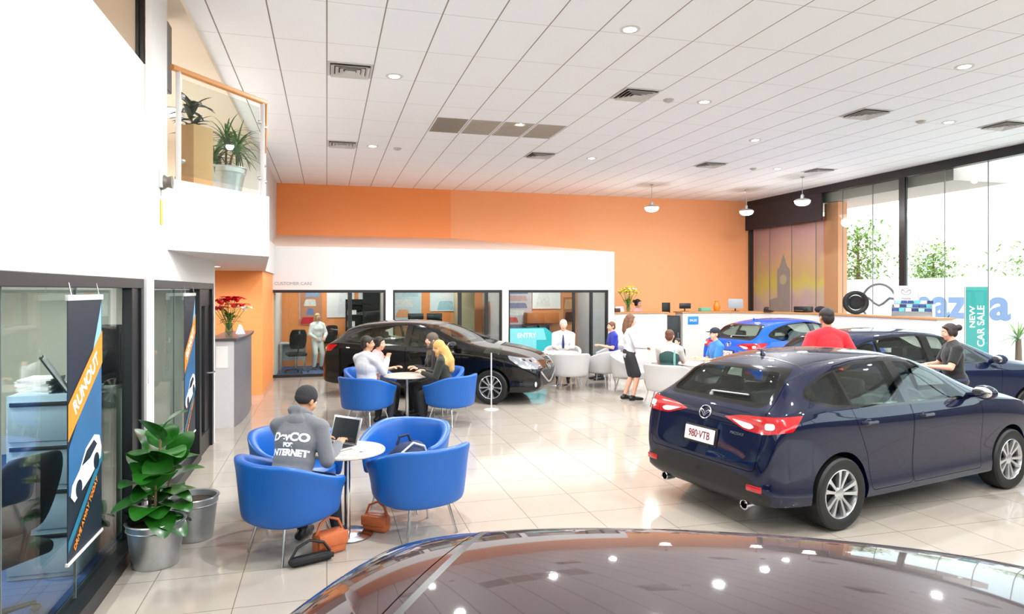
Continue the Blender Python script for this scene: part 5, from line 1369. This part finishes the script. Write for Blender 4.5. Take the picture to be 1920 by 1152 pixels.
# ---------------------------------------------------------------- people
P = person('man in grey hoodie and dark beanie typing on the laptop', (-.29,5.70,0), rad(62-90), 1.64, 'sit', lean=.40, turn=-.3, nod=.2, hands=((.27,.36,.805),(.03,.44,.805)), hair='beanie', hairc='2b2320', top='66676c', bottom='20242e', skin='tan', fat=1.25, seat=.485, feet=((.22,.38,.085),(-.06,.30,.085)))
me = remesh([('t', [P['H'](-.08,.0,-.11), P['H'](-.05,-.09,-.10), P['H'](.05,-.09,-.10), P['H'](.08,.0,-.11)], [.03,.045,.045,.03]), ('e', P['U'](0,-.06,.475), (.10,.055,.075))], .01, 10)
link('hood', me, MATS['cloth_66676c'], P['root'])
def back_text(P, lines, m):
    sh = P['shirt'].data; bv = BVHTree.FromPolygons([v.co.copy() for v in sh.vertices], [tuple(p.vertices) for p in sh.polygons])
    back = -(P['Rl'] @ V((0,1,0))).normalized()
    for body, size, z, sx in lines:
        q = text_mesh(body, size, 0, sx=sx, bold=.004)
        bm = bmesh.new(); bm.from_mesh(q); bmesh.ops.triangulate(bm, faces=bm.faces[:]); bmesh.ops.subdivide_edges(bm, edges=bm.edges[:], cuts=2)
        for v in bm.verts:
            p = P['U'](v.co.x, 0, z+v.co.y) if True else None
            h = bv.ray_cast(p+back*.6, -back)
            v.co = (h[0] if h[0] else p)+back*.004
        bm.to_mesh(q); bm.free(); link('lettering', q, m, P['root'])
back_text(P, (('DevCO', .095, .335, 1.1), ('FOR', .045, .268, 1.1), ('INTERNET', .075, .205, .95)), mat('print_white', 'eeeeee', .7))
person('man in white shirt leaning on his hand, seat by the black car', (.58,10.70,0), rad(38-90), 1.74, 'sit', lean=.05, turn=-.6, hands=((.10,.36,1.02),(-.16,.36,.805)), hair='short', hairc='241a14', top='d2d2d6', bottom='2a2c33', skin='tan', fat=1.2, seat=.485)
person('woman in pale pink top with dark tied hair, seated in profile', (.74,11.62,0), rad(-25-90), 1.62, 'sit', lean=.2, hands=((.12,.34,.80),(-.14,.38,.80)), hair='bun', hairc='1e1512', top='dd9f9e', sleeve='short', bottom='2c2a30', skin='light', female=True, seat=.485)
person('woman in brown headscarf and black clothes facing the pink woman', (1.78,11.42,0), rad(190-90), 1.72, 'sit', lean=.1, hands=((.14,.32,.805),(-.14,.34,.805)), hair='scarf', hairc='5c5146', top='1d1817', bottom='17161a', skin='light', female=True, seat=.485)
person('person in mustard scarf with dark sleeves leaning over the table', (1.84,10.62,0), rad(158-90), 1.6, 'sit', lean=.2, nod=.15, hands=((.12,.40,.805),(-.12,.40,.805)), hair='scarf', hairc='c69b5c', top='26281f', bottom='1d1d22', skin='light', female=True, seat=.485)
P = person('standing woman in white blouse and black skirt holding papers', (5.60,11.95,0), rad(-8-90), 1.655, 'stand', lean=.03, nod=.1, hands=((.12,.30,1.08),(-.10,.30,1.08)), hair='long', hairc='6a452c', top='cfcfd4', bottom='29292d', bottomtype='skirt', shoes='141212', skin='light', female=True, feet=((.09,.05,.085),(-.09,-.06,.085)))
b = B(); b.box(-.12,.12,-.10,.16,0,.012,.002); o = b.build('paper_pad', mat('paper_white', 'e8e6e4'), None, None); o.location = P['root'].matrix_basis @ V((0,.36,1.04)); o.rotation_euler = (0,0,rad(-98)); tag(o, 'white papers held by the standing woman in the skirt', 'papers')
P = person('white-haired man in white shirt and dark tie sitting at the white table', (5.35,14.98,0), rad(-112-90), 1.78, 'sit', lean=.12, nod=.1, hands=((.14,.42,.805),(-.14,.42,.805)), hair='short', hairc='d9d6d2', top='ccd0d9', bottom='23252c', skin='light', fat=1.15, seat=.495)
extra_part(P, 'tie', [('t', [P['U'](0,.115,.47), P['U'](0,.145,.36), P['U'](0,.15,.2)], [.016,.026,.03])], mat('tie_navy', '1c2350', .5))
person('boy in royal blue shirt seated beside the office door', (6.58,14.84,0), rad(175-90), 1.66, 'sit', lean=.12, turn=.2, hands=((.14,.34,.805),(-.14,.36,.805)), hair='short', hairc='6b3f28', top='16289a', sleeve='short', bottom='3a3d48', skin='light', seat=.495)
P = person('brown-haired person in dark green vest leaning at the white table', (5.98,11.08,0), rad(52-90), 1.72, 'sit', lean=.1, hands=((.20,.45,.805),(-.14,.40,.805)), hair='short', hairc='5a3422', top='c2bbb4', sleeve='short', bottom='2c3038', skin='light', seat=.49)
k = P['k']; U = P['U']
extra_part(P, 'vest', [('e', U(0,0,.30), (.185,.142,.21), P['Rl']), ('e', U(0,0,.12), (.178,.138,.16), P['Rl'])], mat('vest_green', '24423f', .8, var=.15))
extra_part(P, 'vest_stripe', [('e', U(.11,-.09,.27), (.022,.06,.18), P['Rl'])], mat('stripe_teal', '6fa39c', .7))
person('small dark-haired child behind the person in the green vest', (6.62,11.92,0), rad(200-90), 1.18, 'stand', hands=((.14,.28,1.06),(-.14,.28,1.06)), hair='short', hairc='2c2420', top='3c3a3c', bottom='2a2c33', skin='light')
person('man in navy cap and blue T-shirt seated behind the navy car', (7.24,11.50,0), rad(172-90), 1.7, 'sit', lean=.08, hands=((.14,.36,.805),(-.14,.38,.805)), hair='cap', hairc='2a1e16', top='2c74b8', sleeve='short', bottom='2a2c33', skin='light', seat=.49)
person('dark-haired man in red polo shirt standing between the cars', (6.47,7.62,0), rad(75-90), 1.88, 'stand', lean=.06, hands=((.24,.14,.95),(-.24,.14,.95)), hair='short', hairc='1c1411', top='d9202c', sleeve='short', bottom='24262c', skin='tan', fat=1.12)
person('woman in black top with dark bun, hands raised beside the dark blue car', (8.33,7.36,0), rad(150-90), 1.66, 'stand', lean=.1, nod=.1, hands=((.16,.34,1.12),(-.12,.36,1.12)), hair='bun', hairc='24140f', top='121214', sleeve='short', bottom='2a3450', skin='light', fat=1.2, female=True)
person('receptionist in pale pink top behind the counter with flowers', (8.88,18.35,0), rad(-60-90), 1.86, 'stand', nod=.1, hands=((.16,.30,1.15),(-.14,.30,1.15)), hair='bun', hairc='16100e', top='e0a3b0', bottom='2a2c33', skin='light', female=True)
person('fair-haired woman in white clothes inside the left office', (-.24,18.62,.01), rad(-70-90), 1.5, 'stand', hands=((.14,.24,1.0),(-.14,.24,1.0)), hair='long', hairc='c9a878', top='efece8', bottom='e9e6e2', skin='light', female=True)

# ---------------------------------------------------------------- camera, light, sky
cam = bpy.data.cameras.new('camera'); co = bpy.data.objects.new('camera', cam); COL.objects.link(co)
cam.sensor_width = 36; cam.lens = 1269/1920*36; cam.shift_y = -30.5/1920; cam.clip_start = .05; cam.clip_end = 300
co.location = (0, 0, 2.1); co.rotation_euler = (pi/2, 0, rad(-15.3)); SC.camera = co
w = bpy.data.worlds.new('sky'); SC.world = w; w.use_nodes = True
nt = w.node_tree; bg = nt.nodes['Background']; sky = nt.nodes.new('ShaderNodeTexSky')
sky.sky_type = 'NISHITA'; sky.sun_elevation = rad(50); sky.sun_rotation = rad(200); sky.sun_disc = False; sky.air_density = 1; sky.dust_density = 4; sky.ozone_density = 1
mx = nt.nodes.new('ShaderNodeMix'); mx.data_type = 'RGBA'; mx.inputs[0].default_value = .88; nt.links.new(sky.outputs[0], mx.inputs[6]); mx.inputs[7].default_value = (.95, .98, 1, 1)
nt.links.new(mx.outputs[2], bg.inputs[0]); bg.inputs[1].default_value = SKY
def spot(x, y, e, z=H-.03):
    l = bpy.data.lights.new('downlight_and_fill_beam', 'SPOT'); l.energy = e; l.spot_size = rad(175); l.spot_blend = .36; l.shadow_soft_size = .07; l.color = (.97, .985, 1)
    o = bpy.data.objects.new('downlight_and_fill_beam', l); COL.objects.link(o); o.location = (x, y, z)
for x, y in spots: spot(x, y, DOWN)
spot(-2.3, 12.6, 90, 2.46); spot(-3.0, 4.6, OFFICE*1.5, 4.96)  # second beam is added light for the upper floor
for x in (0, 3, 6): spot(x, 18.4, OFFICE, 2.66)
for y in (3.0, 5.2, 8.0): spot(-3.0, y, OFFICE*2, 2.46)
for y in (9.2, 12.0): spot(-2.6, y, OFFICE*2, 4.96)  # beams of the added upper floor panels, there to lift its brightness
for x, y in ((8.75,17.2),(11.85,17.3),(11.9,14.95)):
    l = bpy.data.lights.new('pendant_light', 'POINT'); l.energy = 25; l.shadow_soft_size = .15; o = bpy.data.objects.new('pendant_light', l); COL.objects.link(o); o.location = (x, y, 4.2)
def portal(loc, rot, sx, sy):
    l = bpy.data.lights.new('daylight_portal', 'AREA'); l.shape = 'RECTANGLE'; l.size = sx; l.size_y = sy; l.cycles.is_portal = True
    o = bpy.data.objects.new('daylight_portal', l); COL.objects.link(o); o.location = loc; o.rotation_euler = rot
portal((13.9, 6.3, 2.5), (0, pi/2, 0), 5.0, 26.8)
portal((6.0, -7.02, 2.5), (pi/2, 0, 0), 15.2, 5.0)
SC.view_settings.view_transform = 'Standard'; SC.view_settings.look = 'None'; SC.view_settings.gamma = 1; SC.view_settings.exposure = EXPO
SC.cycles.use_denoising = True
SC.cycles.max_bounces = 10; SC.cycles.diffuse_bounces = 6; SC.cycles.glossy_bounces = 5; SC.cycles.transparent_max_bounces = 16
SC.cycles.sample_clamp_indirect = 12; SC.cycles.caustics_reflective = False; SC.cycles.caustics_refractive = False
